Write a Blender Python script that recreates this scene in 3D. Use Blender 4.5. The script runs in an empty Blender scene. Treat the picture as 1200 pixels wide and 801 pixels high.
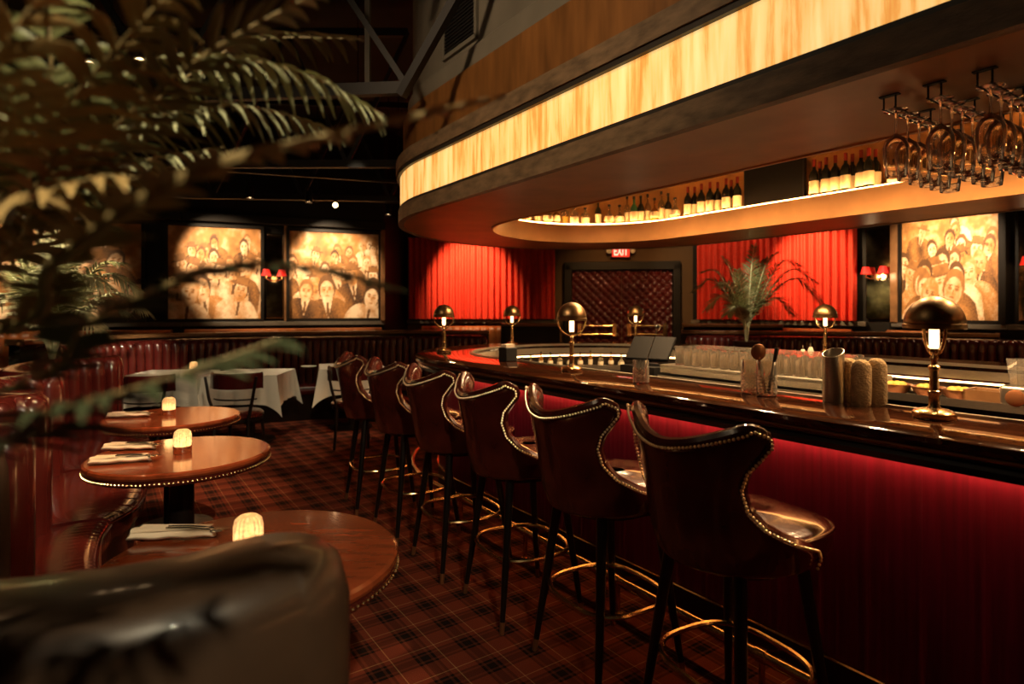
import bpy, math, random
import numpy as np
from mathutils import Vector, Matrix, Quaternion
random.seed(7); rng = np.random.RandomState(11)
PI = math.pi; R = math.radians
SC = bpy.context.scene; COL = SC.collection
ANG = R(34.4); CA, SA = math.cos(ANG), math.sin(ANG)
EYE = 1.44
FPX = 700.0
def W(n, s): return (CA*n - SA*s, SA*n + CA*s)          # bar axes (across, along) -> world
def W3(n, s, z): x, y = W(n, s); return (x, y, z)
def V3(px, py, d): return Vector(((px-600)/FPX*d, d, EYE-(py-363)/FPX*d))   # measured photo point at depth d -> world

# ---------------------------------------------------------------- camera, world, exposure
cam = bpy.data.cameras.new('camera'); camo = bpy.data.objects.new('camera', cam); COL.objects.link(camo)
camo.location = (0, 0, EYE); camo.rotation_euler = (R(90), 0, 0)
cam.sensor_width = 36; cam.lens = 36*FPX/1200; cam.shift_y = -(400.5-363)/1200
cam.clip_start = 0.05; cam.clip_end = 60
cam.dof.use_dof = True; cam.dof.focus_distance = 2.6; cam.dof.aperture_fstop = 2.3
SC.camera = camo
wd = bpy.data.worlds.new('world'); SC.world = wd; wd.use_nodes = True
wd.node_tree.nodes['Background'].inputs[0].default_value = (0.9, 0.55, 0.28, 1)
wd.node_tree.nodes['Background'].inputs[1].default_value = 0.004
SC.view_settings.view_transform = 'Standard'; SC.view_settings.look = 'None'
SC.view_settings.gamma = 1; SC.view_settings.use_curve_mapping = False
SC.view_settings.exposure = 0.0
SC.cycles.max_bounces = 20; SC.cycles.glossy_bounces = 4; SC.cycles.transmission_bounces = 20
SC.cycles.transparent_max_bounces = 8; SC.cycles.diffuse_bounces = 3
SC.cycles.caustics_reflective = False; SC.cycles.caustics_refractive = False
SC.cycles.sample_clamp_indirect = 4; SC.cycles.use_denoising = True

MUR = (1.0, .70, .42); WARM = (1.0, 0.50, 0.17); WARM2 = (1.0, 0.62, 0.30); NEUT = (1.0, 0.80, 0.52); REDL = (1.0, 0.12, 0.06)
def lamp_spot(name, loc, target, power, col=WARM, deg=50, blend=0.6, rad=0.04, parent=None):
    l = bpy.data.lights.new(name, 'SPOT'); l.energy = power; l.color = col
    l.spot_size = R(deg); l.spot_blend = blend; l.shadow_soft_size = rad
    o = bpy.data.objects.new(name, l); COL.objects.link(o); o.location = loc
    d = Vector(target)-Vector(loc); o.rotation_euler = d.to_track_quat('-Z', 'Y').to_euler()
    return o
def lamp_area(name, loc, target, power, sx, sy, col=WARM):
    l = bpy.data.lights.new(name, 'AREA'); l.energy = power; l.color = col; l.shape = 'RECTANGLE'; l.size = sx; l.size_y = sy
    o = bpy.data.objects.new(name, l); COL.objects.link(o); o.location = loc
    d = Vector(target)-Vector(loc); o.rotation_euler = d.to_track_quat('-Z', 'Y').to_euler()
    return o
def lamp_point(name, loc, power, col=WARM, rad=0.03):
    l = bpy.data.lights.new(name, 'POINT'); l.energy = power; l.color = col; l.shadow_soft_size = rad
    o = bpy.data.objects.new(name, l); COL.objects.link(o); o.location = loc; return o
# ceiling spots: (position, target, watts, colour, cone) - each gets a track head further down
SPOTS = [
 ((-5.0, 7.9, 3.15), (-4.45, 9.75, 2.05), 560, MUR, 50),
 ((-2.9, 8.9, 3.1), (-3.05, 10.3, 2.1), 360, MUR, 62),
 ((-6.6, 7.0, 3.2), (-7.0, 8.9, 2.0), 450, MUR, 60),
 ((-0.9, 10.2, 3.1), (-0.75, 11.6, 1.9), 480, WARM2, 66),
 ((3.9, 8.9, 3.1), (5.1, 9.85, 2.0), 420, WARM2, 60),
 ((4.7, 7.4, 3.15), (6.15, 8.45, 2.1), 620, MUR, 58),
 ((3.0, 7.0, 3.1), (3.0, 7.9, 1.5), 160, NEUT, 34),
 ((-1.0, 2.2, 3.7), (-1.55, 2.9, 0.7), 170, WARM, 30),
 ((-1.9, 3.0, 3.7), (-2.25, 3.95, 0.7), 130, WARM, 30),
 ((-0.2, 2.4, 3.7), (-0.75, 1.75, 0.7), 26, WARM, 34),
 ((-2.9, 3.0, 3.6), (-2.1, 2.9, 0.45), 120, WARM, 26),
 ((-3.1, 3.6, 3.3), (-4.1, 5.35, 1.75), 1700, NEUT, 30),
 ((-2.6, 5.6, 3.6), (-3.0, 6.4, 0.7), 130, NEUT, 42),
 ((-1.6, 6.2, 3.6), (-2.1, 7.2, 0.7), 130, NEUT, 34),
]
SPOTS.append(((1.6, 8.6, 3.4), (2.1, 11.3, 1.5), 170, WARM, 60))  # extra spot and head added to brighten the doors
SPOTS += [((2.3, 9.2, 3.3), (3.9, 10.9, 2.0), 130, WARM2, 70), ((-0.9, 3.7, 3.7), (-2.9, 4.0, .85), 380, (1, .62, .36), 50), ((-.35, 2.2, 3.7), (-2.1, 2.6, .85), 240, (1, .62, .36), 40)]  # extra spots and heads added to brighten the curtain side and booth backs
BARLIGHTS = [(3.67, s) for s in (.3, 1.15, 2.0, 2.85, 3.7)]

# ---------------------------------------------------------------- materials
def mat(name, col, rough=0.5, metal=0.0, emit=None, es=0.0, trans=0.0, ior=1.45, coat=0.0, noise=0.0, nscale=8, bump=0.0, bscale=60, aniso=(1, 1, 1), alpha=1.0, spec=None):
    m = bpy.data.materials.new(name); m.use_nodes = True; nt = m.node_tree; b = nt.nodes['Principled BSDF']
    b.inputs['Base Color'].default_value = (*col, 1); b.inputs['Roughness'].default_value = rough; b.inputs['Metallic'].default_value = metal
    b.inputs['Transmission Weight'].default_value = trans; b.inputs['IOR'].default_value = ior; b.inputs['Coat Weight'].default_value = coat
    b.inputs['Coat Roughness'].default_value = 0.08
    if spec is not None: b.inputs['Specular IOR Level'].default_value = spec
    if emit: b.inputs['Emission Color'].default_value = (*emit, 1); b.inputs['Emission Strength'].default_value = es
    if noise or bump:
        tc = nt.nodes.new('ShaderNodeTexCoord'); mp = nt.nodes.new('ShaderNodeMapping'); mp.inputs['Scale'].default_value = aniso
        nt.links.new(tc.outputs['Object'], mp.inputs[0])
    if noise:
        n = nt.nodes.new('ShaderNodeTexNoise'); n.inputs['Scale'].default_value = nscale; n.inputs['Detail'].default_value = 6
        nt.links.new(mp.outputs[0], n.inputs[0])
        r = nt.nodes.new('ShaderNodeValToRGB'); r.color_ramp.elements[0].position = 0.3; r.color_ramp.elements[1].position = 0.72
        r.color_ramp.elements[0].color = (*[c*(1-noise) for c in col], 1); r.color_ramp.elements[1].color = (*[min(1, c*(1+noise)) for c in col], 1)
        nt.links.new(n.outputs[0], r.inputs[0]); nt.links.new(r.outputs[0], b.inputs['Base Color'])
    if bump:
        n2 = nt.nodes.new('ShaderNodeTexNoise'); n2.inputs['Scale'].default_value = bscale; n2.inputs['Detail'].default_value = 4
        nt.links.new(mp.outputs[0], n2.inputs[0]); bp = nt.nodes.new('ShaderNodeBump'); bp.inputs['Strength'].default_value = bump; bp.inputs['Distance'].default_value = 0.01
        nt.links.new(n2.outputs[0], bp.inputs['Height']); nt.links.new(bp.outputs[0], b.inputs['Normal'])
    return m
M = {}
M['leather'] = mat('oxblood_leather', (0.070, 0.011, 0.007), 0.24, noise=0.35, nscale=7, bump=0.14, bscale=14, coat=0.6)
M['booth'] = mat('booth_leather', (0.070, 0.009, 0.007), 0.24, noise=0.3, nscale=4, bump=0.10, bscale=20, coat=0.5)
M['brass'] = mat('aged_brass', (0.70, 0.46, 0.22), 0.24, 1.0, noise=0.25, nscale=20)
M['endleather'] = mat('dark_brown_leather', (0.034, 0.019, 0.011), 0.36, noise=.2, nscale=4, bump=.03, bscale=18, coat=.25)
M['nail'] = mat('polished_nailhead', (0.95, 0.72, 0.42), 0.30, 1.0)
M['tanleather'] = mat('tan_bench_leather', (0.42, 0.13, 0.035), 0.35, noise=.2)
M['bronze'] = mat('bronze_shade', (0.30, 0.19, 0.09), 0.36, 1.0, noise=0.4, nscale=14)
M['chrome'] = mat('warm_steel', (0.72, 0.66, 0.56), 0.22, 1.0)
M['steel'] = mat('brushed_steel', (0.55, 0.50, 0.42), 0.33, 1.0, noise=0.12, nscale=30, aniso=(1, 1, 12))
M['legs'] = mat('ebonised_wood', (0.008, 0.005, 0.004), 0.3)
M['black'] = mat('matte_black', (0.006, 0.005, 0.005), 0.6)
M['blackgloss'] = mat('gloss_black', (0.006, 0.005, 0.005), 0.12)
M['bartop'] = mat('lacquered_bar_wood', (0.045, 0.014, 0.006), 0.045, noise=0.5, nscale=5, coat=0.6, aniso=(3, 3, 3))
M['baredge'] = mat('dark_moulding_wood', (0.010, 0.006, 0.004), 0.25, noise=0.3)
M['panel'] = mat('red_reeded_panel', (0.17, 0.002, 0.035), 0.55, noise=0.25, nscale=6, aniso=(8, 8, .4))
M['kick'] = mat('kick_plate_wood', (0.02, 0.007, 0.004), 0.35)
M['canopywood'] = mat('weathered_canopy_wood', (0.20, 0.135, 0.075), 0.5, noise=0.4, nscale=9, bump=0.15, aniso=(1, 1, 3))
M['canopydark'] = mat('dark_reveal', (0.035, 0.028, 0.02), 0.45)
M['amberwood'] = mat('amber_veneer', (0.22, 0.095, 0.026), 0.38, noise=0.35, nscale=4, aniso=(3, 3, .5))
M['soffit'] = mat('lacquered_soffit', (0.56, 0.27, 0.095), 0.31, noise=0.2, nscale=3)
M['recess'] = mat('recess_veneer', (0.58, 0.29, 0.09), 0.45, noise=0.3, nscale=5, aniso=(1, 1, .3))
M['plaster'] = mat('grey_plaster', (0.17, 0.155, 0.12), 0.85, noise=0.15, nscale=3)
M['trussm'] = mat('truss_steel', (0.007, 0.006, 0.006), 0.55)
M['trussg'] = mat('grey_strut', (0.16, 0.15, 0.12), 0.6)
M['ceil'] = mat('dark_ceiling', (0.018, 0.013, 0.009), 0.9, noise=0.4, nscale=1.5)
M['wall'] = mat('umber_wall', (0.10, 0.055, 0.022), 0.8, noise=0.15, nscale=2)
M['wallblack'] = mat('black_timber', (0.009, 0.007, 0.005), 0.5, spec=.3)
M['railgrey'] = mat('stone_grey_rail', (0.12, 0.105, 0.08), 0.35, noise=0.2)
M['ledgewood'] = mat('ledge_wood', (0.22, 0.11, 0.045), 0.3, noise=0.3, nscale=6)
M['tablewood'] = mat('table_wood', (0.21, 0.043, 0.014), 0.2, noise=0.3, nscale=5, coat=0.4, aniso=(1, 5, 1))
M['cloth'] = mat('white_linen', (0.72, 0.68, 0.58), 0.85, bump=0.2, bscale=40)
M['napkin'] = mat('cream_napkin', (0.78, 0.66, 0.50), 0.85)
def thin_glass(name, tint=(1, .97, .92), diff=.012, bump=0):
    m = bpy.data.materials.new(name); m.use_nodes = True; nt = m.node_tree; nt.nodes.clear(); N = nt.nodes.new; L = nt.links.new
    out = N('ShaderNodeOutputMaterial'); tr = N('ShaderNodeBsdfTransparent'); tr.inputs[0].default_value = (*tint, 1)
    gl = N('ShaderNodeBsdfGlossy'); gl.inputs['Roughness'].default_value = .07; gl.inputs[0].default_value = (1, .97, .92, 1)
    df = N('ShaderNodeBsdfTranslucent'); df.inputs[0].default_value = (1, .95, .85, 1)
    lw = N('ShaderNodeLayerWeight'); lw.inputs[0].default_value = .12; mr = N('ShaderNodeMapRange'); mr.inputs[3].default_value = .08; mr.inputs[4].default_value = .95
    m1 = N('ShaderNodeMixShader'); m2 = N('ShaderNodeMixShader'); m2.inputs[0].default_value = diff
    L(lw.outputs['Facing'], mr.inputs[0]); L(mr.outputs[0], m1.inputs[0]); L(tr.outputs[0], m1.inputs[1]); L(gl.outputs[0], m1.inputs[2])
    L(m1.outputs[0], m2.inputs[1]); L(df.outputs[0], m2.inputs[2]); L(m2.outputs[0], out.inputs[0])
    if bump:
        tc = N('ShaderNodeTexCoord'); vo = N('ShaderNodeTexVoronoi'); vo.inputs['Scale'].default_value = 75; bp = N('ShaderNodeBump'); bp.inputs['Strength'].default_value = 1; bp.inputs['Distance'].default_value = .004
        L(tc.outputs['Object'], vo.inputs[0]); L(vo.outputs[0], bp.inputs['Height']); L(bp.outputs[0], gl.inputs['Normal']); L(bp.outputs[0], lw.inputs['Normal']); L(bp.outputs[0], df.inputs['Normal'])
    return m
M['glass'] = mat('clear_glass', (1, .93, .82), 0.03, trans=.87, ior=1.3)
M['stemware'] = mat('stemware_glass', (1, .96, .90), 0.02, trans=.94, ior=1.35)
M['frost'] = mat('cut_glass', (1, .93, .82), 0.04, trans=.91, ior=1.4)
M['bulb'] = mat('lamp_bulb', (1, .8, .5), 0.4, emit=(1.0, 0.60, 0.26), es=5)
M['led'] = mat('led_strip', (1, .7, .4), 0.4, emit=(1.0, 0.46, 0.14), es=70)
M['ledin'] = mat('led_strip_inner', (1, .8, .5), 0.4, emit=(1.0, 0.60, 0.26), es=9)
M['ledunder'] = mat('led_under_counter', (1, .7, .4), 0.4, emit=(1.0, 0.42, 0.11), es=15)
M['candleg'] = mat('candle_glow', (1, .7, .3), 0.4, emit=(1.0, 0.50, 0.16), es=5)
M['lens'] = mat('spot_lens', (1, .8, .5), 0.3, emit=(1.0, 0.62, 0.3), es=16)
M['redcurtain'] = mat('red_velvet', (0.62, 0.040, 0.018), 0.7, noise=0.12, nscale=20)
M['redshade'] = mat('red_lamp_shade', (0.5, 0.01, 0.01), 0.6, emit=(0.8, 0.02, 0.01), es=0.7)
M['exitred'] = mat('exit_red', (0.8, 0.05, 0.02), 0.5, emit=(1.0, 0.03, 0.02), es=.6)
M['exitlit'] = mat('exit_letters', (1, .6, .5), 0.5, emit=(1.0, 0.62, 0.45), es=1.4)
M['white'] = mat('cream_paint', (0.7, 0.62, 0.5), 0.5)
M['label'] = mat('cream_label', (0.85, 0.74, 0.52), 0.6)
M['winebottle'] = mat('dark_wine_glass', (0.010, 0.012, 0.006), 0.08, coat=0.5)
M['winecap'] = mat('red_foil', (0.25, 0.02, 0.012), 0.35)
M['greenglass'] = mat('green_glass', (0.03, 0.11, 0.05), 0.06, coat=0.4)
M['clearbottle'] = mat('pale_bottle_glass', (0.75, 0.62, 0.38), 0.06, trans=0.75, ior=1.3)
M['amberbottle'] = mat('amber_spirit', (0.55, 0.22, 0.04), 0.08, trans=0.6, ior=1.35)
M['leaf'] = mat('palm_leaf', (0.15, 0.155, 0.06), 0.5, noise=0.35, nscale=9)
M['leafpale'] = mat('pale_palm_leaf', (0.42, 0.42, 0.24), 0.5, noise=0.3, nscale=9)  # paler copy of the leaf, light on lit fronds put into the colour
M['leafbrown'] = mat('bronze_palm_leaf', (0.33, 0.22, 0.085), 0.5, noise=0.35, nscale=9)
M['leafdark'] = mat('shaded_palm_leaf', (0.045, 0.055, 0.025), 0.5, noise=.3, nscale=9)  # darker copy of the leaf, shade of silhouetted fronds put into the colour
M['stem'] = mat('palm_stem', (0.24, 0.17, 0.07), 0.6)
M['stempale'] = mat('pale_palm_stem', (0.55, 0.55, 0.32), 0.6)
M['pot'] = mat('glazed_pot', (0.05, 0.03, 0.02), 0.3)
M['soil'] = mat('soil', (0.02, 0.012, 0.008), 0.9)
M['towel'] = mat('cream_towel', (0.50, 0.34, 0.17), 0.95, noise=0.3, nscale=30, bump=1.0, bscale=120)
M['rubber'] = mat('brown_mat', (0.10, 0.05, 0.025), 0.6)
M['screen'] = mat('dark_screen', (0.008, 0.008, 0.008), 0.5, spec=.08)
M['copper'] = mat('copper_brown', (0.3, 0.12, 0.05), 0.35, 0.6)
M['garnish'] = mat('lemon_peel', (0.6, 0.4, 0.08), 0.5)

def lit_band_mat():
    m = bpy.data.materials.new('lit_onyx_veneer'); m.use_nodes = True; nt = m.node_tree; b = nt.nodes['Principled BSDF']
    tc = nt.nodes.new('ShaderNodeTexCoord'); mp = nt.nodes.new('ShaderNodeMapping'); mp.inputs['Scale'].default_value = (11, 11, 0.9)
    n = nt.nodes.new('ShaderNodeTexNoise'); n.inputs['Scale'].default_value = 1.6; n.inputs['Detail'].default_value = 9; n.inputs['Roughness'].default_value = 0.62
    n.inputs['Distortion'].default_value = 0.25
    r = nt.nodes.new('ShaderNodeValToRGB'); e = r.color_ramp.elements
    e[0].position = 0.30; e[0].color = (0.66, 0.19, 0.025, 1); e[1].position = 0.68; e[1].color = (1.0, 0.71, 0.28, 1)
    x = e.new(0.42); x.color = (0.86, 0.36, 0.07, 1); x = e.new(0.52); x.color = (0.97, 0.55, 0.17, 1)
    nt.links.new(tc.outputs['Object'], mp.inputs[0]); nt.links.new(mp.outputs[0], n.inputs[0]); nt.links.new(n.outputs[0], r.inputs[0])
    nt.links.new(r.outputs[0], b.inputs['Emission Color']); b.inputs['Emission Strength'].default_value = 1.05
    nt.links.new(r.outputs[0], b.inputs['Base Color']); b.inputs['Roughness'].default_value = 0.4
    return m
M['band'] = lit_band_mat()

def plaid_mat():
    m = bpy.data.materials.new('plaid_carpet'); m.use_nodes = True; nt = m.node_tree; b = nt.nodes['Principled BSDF']
    N = nt.nodes.new; L = nt.links.new
    tc = N('ShaderNodeTexCoord'); sp = N('ShaderNodeSeparateXYZ'); L(tc.outputs['Object'], sp.inputs[0])
    def ramp(src, period, stops, off=0.0):
        d = N('ShaderNodeMath'); d.operation = 'MULTIPLY_ADD'; d.inputs[1].default_value = 1/period; d.inputs[2].default_value = off; L(src, d.inputs[0])
        f = N('ShaderNodeMath'); f.operation = 'FRACT'; L(d.outputs[0], f.inputs[0])
        r = N('ShaderNodeValToRGB'); r.color_ramp.interpolation = 'CONSTANT'
        e = r.color_ramp.elements; e[0].position = stops[0][0]; e[0].color = (*stops[0][1], 1); e[1].position = stops[1][0]; e[1].color = (*stops[1][1], 1)
        for p, c in stops[2:]:
            q = e.new(p); q.color = (*c, 1)
        L(f.outputs[0], r.inputs[0]); return r.outputs[0]
    red = (0.23, 0.046, 0.023); dk = (0.016, 0.008, 0.006); tan = (0.62, 0.34, 0.15); br = (0.13, 0.035, 0.018)
    st = [(0, red), (.30, dk), (.36, br), (.42, dk), (.60, br), (.66, dk), (.72, red), (.855, tan), (.875, red)]
    a = ramp(sp.outputs[0], 0.20, st); c = ramp(sp.outputs[1], 0.20, st, .3)
    # twill weave picks warp or weft
    w = N('ShaderNodeTexNoise'); w.inputs['Scale'].default_value = 240; L(tc.outputs['Object'], w.inputs[0])
    mx = N('ShaderNodeMix'); mx.data_type = 'RGBA'; mx.inputs[0].default_value = 0.5
    L(a, mx.inputs[6]); L(c, mx.inputs[7])
    mul = N('ShaderNodeMix'); mul.data_type = 'RGBA'; mul.blend_type = 'MULTIPLY'; mul.inputs[0].default_value = 0.6
    L(mx.outputs[2], mul.inputs[6]); L(w.outputs[0], mul.inputs[7])
    L(mul.outputs[2], b.inputs['Base Color']); b.inputs['Roughness'].default_value = 0.95; b.inputs['Specular IOR Level'].default_value = 0.1
    bp = N('ShaderNodeBump'); bp.inputs['Strength'].default_value = 0.4; bp.inputs['Distance'].default_value = 0.003; L(w.outputs[0], bp.inputs['Height']); L(bp.outputs[0], b.inputs['Normal'])
    return m
M['carpet'] = plaid_mat()

# ---------------------------------------------------------------- mesh helpers
class MB:
    def __init__(s): s.v = []; s.f = []
    def add(s, vs, fs, mtx=None):
        o = len(s.v)
        s.v += [tuple(mtx @ Vector(p)) if mtx is not None else tuple(p) for p in vs]
        s.f += [tuple(i+o for i in f) for f in fs]; return s
    def box(s, c, d, rz=0, mtx=None):
        x, y, z = [k/2 for k in d]; q = Matrix.Translation(c) @ Matrix.Rotation(rz, 4, 'Z')
        if mtx is not None: q = mtx @ q
        vs = [(a*x, b*y, e*z) for a in (-1, 1) for b in (-1, 1) for e in (-1, 1)]
        return s.add(vs, [(0,1,3,2),(4,6,7,5),(0,4,5,1),(2,3,7,6),(0,2,6,4),(1,5,7,3)], q)
    def lathe(s, prof, seg=24, c=(0,0,0), mtx=None, closed=False):
        vs = []; n = len(prof)
        for i in range(seg):
            a = 2*PI*i/seg
            for r, z in prof: vs.append((c[0]+r*math.cos(a), c[1]+r*math.sin(a), c[2]+z))
        fs = []
        for i in range(seg):
            j = (i+1) % seg
            for k in range(n if closed else n-1):
                l = (k+1) % n
                fs.append((i*n+k, j*n+k, j*n+l, i*n+l))
        if not closed:
            if prof[0][0] > 1e-5: fs.append(tuple(i*n for i in range(seg))[::-1])
            if prof[-1][0] > 1e-5: fs.append(tuple(i*n+n-1 for i in range(seg)))
        return s.add(vs, fs, mtx)
    def tube(s, pts, r, seg=8, closed=False, mtx=None, cap=True):
        pts = [Vector(p) for p in pts]; n = len(pts); vs = []
        rs = r if isinstance(r, (list, tuple)) else [r]*n
        prev = None
        for i, p in enumerate(pts):
            if closed: t = pts[(i+1) % n]-pts[i-1]
            else: t = pts[min(i+1, n-1)]-pts[max(i-1, 0)]
            t.normalize()
            if prev is None:
                u = t.orthogonal().normalized() if abs(t.z) > .9 else t.cross(Vector((0,0,1))).normalized()
            else:
                u = (prev-t*prev.dot(t)); u = u.normalized() if u.length > 1e-6 else t.orthogonal().normalized()
            prev = u; w = t.cross(u)
            for k in range(seg):
                a = 2*PI*k/seg; vs.append(p+(u*math.cos(a)+w*math.sin(a))*rs[i])
        fs = []
        for i in range(n if closed else n-1):
            j = (i+1) % n
            for k in range(seg):
                l = (k+1) % seg; fs.append((i*seg+k, i*seg+l, j*seg+l, j*seg+k))
        if cap and not closed: fs.append(tuple(range(seg))[::-1]); fs.append(tuple((n-1)*seg+k for k in range(seg)))
        return s.add(vs, fs, mtx)
    def grid(s, rows, closeu=False, closev=False):
        a = len(rows); b = len(rows[0]); vs = [p for r in rows for p in r]; fs = []
        for i in range(a if closeu else a-1):
            for j in range(b if closev else b-1):
                i2 = (i+1) % a; j2 = (j+1) % b
                fs.append((i*b+j, i2*b+j, i2*b+j2, i*b+j2))
        return s.add(vs, fs)
    def prism(s, poly, z0, z1):
        n = len(poly); vs = [(x, y, z0) for x, y in poly]+[(x, y, z1) for x, y in poly]
        fs = [tuple(range(n))[::-1], tuple(range(n, 2*n))]+[(i, (i+1) % n, n+(i+1) % n, n+i) for i in range(n)]
        return s.add(vs, fs)
    def ball(s, c, r, sc=(1,1,1), seg=10, rings=6, mtx=None):
        pr = [(math.sin(PI*i/rings), -math.cos(PI*i/rings)) for i in range(rings+1)]
        pr[0] = (0, -1); pr[-1] = (0, 1)
        q = Matrix.Translation(c) @ Matrix.Diagonal((r*sc[0], r*sc[1], r*sc[2], 1))
        if mtx is not None: q = mtx @ q
        return s.lathe(pr, seg, mtx=q)
    def build(s, name, m, parent=None, loc=None, rz=None, smooth=True, bevel=0, sub=0, kind=None, auto=40):
        me = bpy.data.meshes.new(name); me.from_pydata(s.v, [], s.f); me.update()
        o = bpy.data.objects.new(name, me); COL.objects.link(o); me.materials.append(m)
        if smooth:
            me.polygons.foreach_set('use_smooth', [True]*len(me.polygons))
            me.set_sharp_from_angle(angle=R(auto))
        if parent: o.parent = parent
        if loc is not None: o.location = loc
        if rz is not None: o.rotation_euler = (0, 0, rz)
        if bevel:
            b = o.modifiers.new('bevel', 'BEVEL'); b.width = bevel; b.segments = 2; b.limit_method = 'ANGLE'
        if sub:
            b = o.modifiers.new('sub', 'SUBSURF'); b.levels = sub; b.render_levels = sub
        if kind: o['kind'] = kind
        return o
def tag(o, label, cat, group=None, kind=None):
    o['label'] = label; o['category'] = cat
    if group: o['group'] = group
    if kind: o['kind'] = kind
    return o
def thing(name, label, cat, loc=(0,0,0), rz=0, group=None):
    o = bpy.data.objects.new(name, None); COL.objects.link(o); o.location = loc; o.rotation_euler = (0, 0, rz)
    o.empty_display_size = 0.05
    return tag(o, label, cat, group)
def dup(root, loc=None, rz=None, label=None, group=None):
    r = root.copy(); COL.objects.link(r)
    if loc is not None: r.location = loc
    if rz is not None: r.rotation_euler = (0, 0, rz)
    if label: r['label'] = label
    if group: r['group'] = group
    for ch in list(root.children):
        c = ch.copy(); COL.objects.link(c); c.parent = r; c.matrix_parent_inverse = ch.matrix_parent_inverse.copy()
        for g in list(ch.children):
            d = g.copy(); COL.objects.link(d); d.parent = c; d.matrix_parent_inverse = g.matrix_parent_inverse.copy()
    return r
def struct(name, mb, m, **k):
    o = mb.build(name, m, **k); o['kind'] = 'structure'; return o
def catmull(pts, step):
    P = [Vector(p) for p in pts]; P = [P[0]*2-P[1]]+P+[P[-1]*2-P[-2]]; out = []
    for i in range(1, len(P)-2):
        for k in range(24):
            t = k/24; a, b, c, d = P[i-1:i+3]
            out.append(0.5*((2*b)+(c-a)*t+(2*a-5*b+4*c-d)*t*t+(3*b-a-3*c+d)*t**3))
    out.append(P[-2])
    L = [0]
    for i in range(1, len(out)): L.append(L[-1]+(out[i]-out[i-1]).length)
    n = max(2, int(round(L[-1]/step))); res = []; j = 0
    for k in range(n+1):
        d = L[-1]*k/n
        while j < len(L)-2 and L[j+1] < d: j += 1
        f = (d-L[j])/max(1e-9, L[j+1]-L[j]); res.append(out[j].lerp(out[j+1], f))
    return res

# ---------------------------------------------------------------- stadium (the oval of the bar)
NC, S1, S0 = 3.67, 3.95, -2.2
def outline(Ro, na=40, ds=0.5):
    """points (x, y, along) of the oval of half width Ro"""
    o = []
    ns = max(2, int((S1-S0)/ds))
    for i in range(ns): o.append(W(NC-Ro, S0+(S1-S0)*i/ns))
    for i in range(na): a = PI*i/na; o.append(W(NC-Ro*math.cos(a), S1+Ro*math.sin(a)))
    for i in range(ns): o.append(W(NC+Ro, S1-(S1-S0)*i/ns))
    for i in range(na): a = PI*i/na; o.append(W(NC+Ro*math.cos(a), S0-Ro*math.sin(a)))
    return o
def oval(prof, na=40, ds=0.5, closed=True):
    """sweep a profile of (half width, z) round the oval"""
    rings = [outline(r, na, ds) for r, z in prof]
    mb = MB(); rows = [[(x, y, z) for x, y in ring] for ring, (r, z) in zip(rings, prof)]
    mb.grid(rows, closeu=closed, closev=True); return mb
def oval_hit(px, Ro, far=True):
    """where a measured viewing column meets the oval (used to place bottles along the shelf)"""
    k = (px-600)/FPX; o = outline(Ro, 120, 0.05); best = None
    for i in range(len(o)):
        a = o[i]; b = o[(i+1) % len(o)]; fa = a[0]-k*a[1]; fb = b[0]-k*b[1]
        if fa*fb <= 0 and fa != fb:
            t = fa/(fa-fb); p = (a[0]+(b[0]-a[0])*t, a[1]+(b[1]-a[1])*t)
            if p[1] > 0 and (best is None or (p[1] > best[1]) == far): best = p
    return best
# ================================================================ SETTING
fl = struct('floor', MB().box((3.2, 2.6, -0.05), (20, 22, 0.1)), M['carpet'], smooth=False); fl.rotation_euler = (0, 0, ANG)
struct('ceiling', MB().box((0, 5, 4.75), (24, 22, 0.1)), M['ceil'], smooth=False)
WP = [(-9.5, 7.9), (-5.2, 9.43), (-2.27, 10.6), (-2.03, 11.6), (0.9, 11.6), (3.42, 11.3), (5.62, 9.45), (5.87, 9.15), (6.45, 7.7), (7.6, 4.9), (7.9, -2.0)]
def wall(name, a, b, z0=0, z1=4.7, m='wallblack', th=0.12):
    ax, ay = a; bx, by = b; d = math.hypot(bx-ax, by-ay); nx, ny = -(by-ay)/d, (bx-ax)/d
    return struct(name, MB().prism([(ax, ay), (bx, by), (bx+nx*th, by+ny*th), (ax+nx*th, ay+ny*th)], z0, z1), M[m], smooth=False)
names = ['wall_left', 'wall_left_corner', 'wall_left_return', 'wall_back_left', 'wall_back', 'wall_right_curtain', 'wall_right_corner', 'wall_right', 'wall_right_front', 'wall_far_right']
wall('wall_left', WP[0], WP[1]); wall('wall_back_left', WP[1], WP[2])
wall('wall_back_return', WP[2], WP[3]); wall('wall_back_curtain', WP[3], WP[4], m='wall')
wall('wall_back', WP[4], WP[5], m='wall'); wall('wall_back_right', WP[5], WP[6], m='wallblack')
wall('wall_right_return', WP[6], WP[7]); wall('wall_right', WP[7], WP[8]); wall('wall_right_front', WP[8], WP[9]); wall('wall_far_right', WP[9], WP[10])
wall('wall_far_left', (-9.9, -2.0), WP[0]); wall('wall_front', WP[10], (-9.9, -2.0))
def along(a, b, t, off=0.0, z=0.0):
    ax, ay = a; bx, by = b; d = math.hypot(bx-ax, by-ay); nx, ny = (by-ay)/d, -(bx-ax)/d
    return Vector((ax+(bx-ax)*t+nx*off, ay+(by-ay)*t+ny*off, z))
def strip(name, a, b, z0, z1, off, th, m, label=None, cat=None, trimn=None):
    """a straight moulded strip standing off the wall line a-b"""
    p = along(a, b, 0, off); q = along(a, b, 1, off); p2 = along(a, b, 0, off+th); q2 = along(a, b, 1, off+th)
    return MB().prism([tuple(p)[:2], tuple(p2)[:2], tuple(q2)[:2], tuple(q)[:2]], z0, z1)
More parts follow.
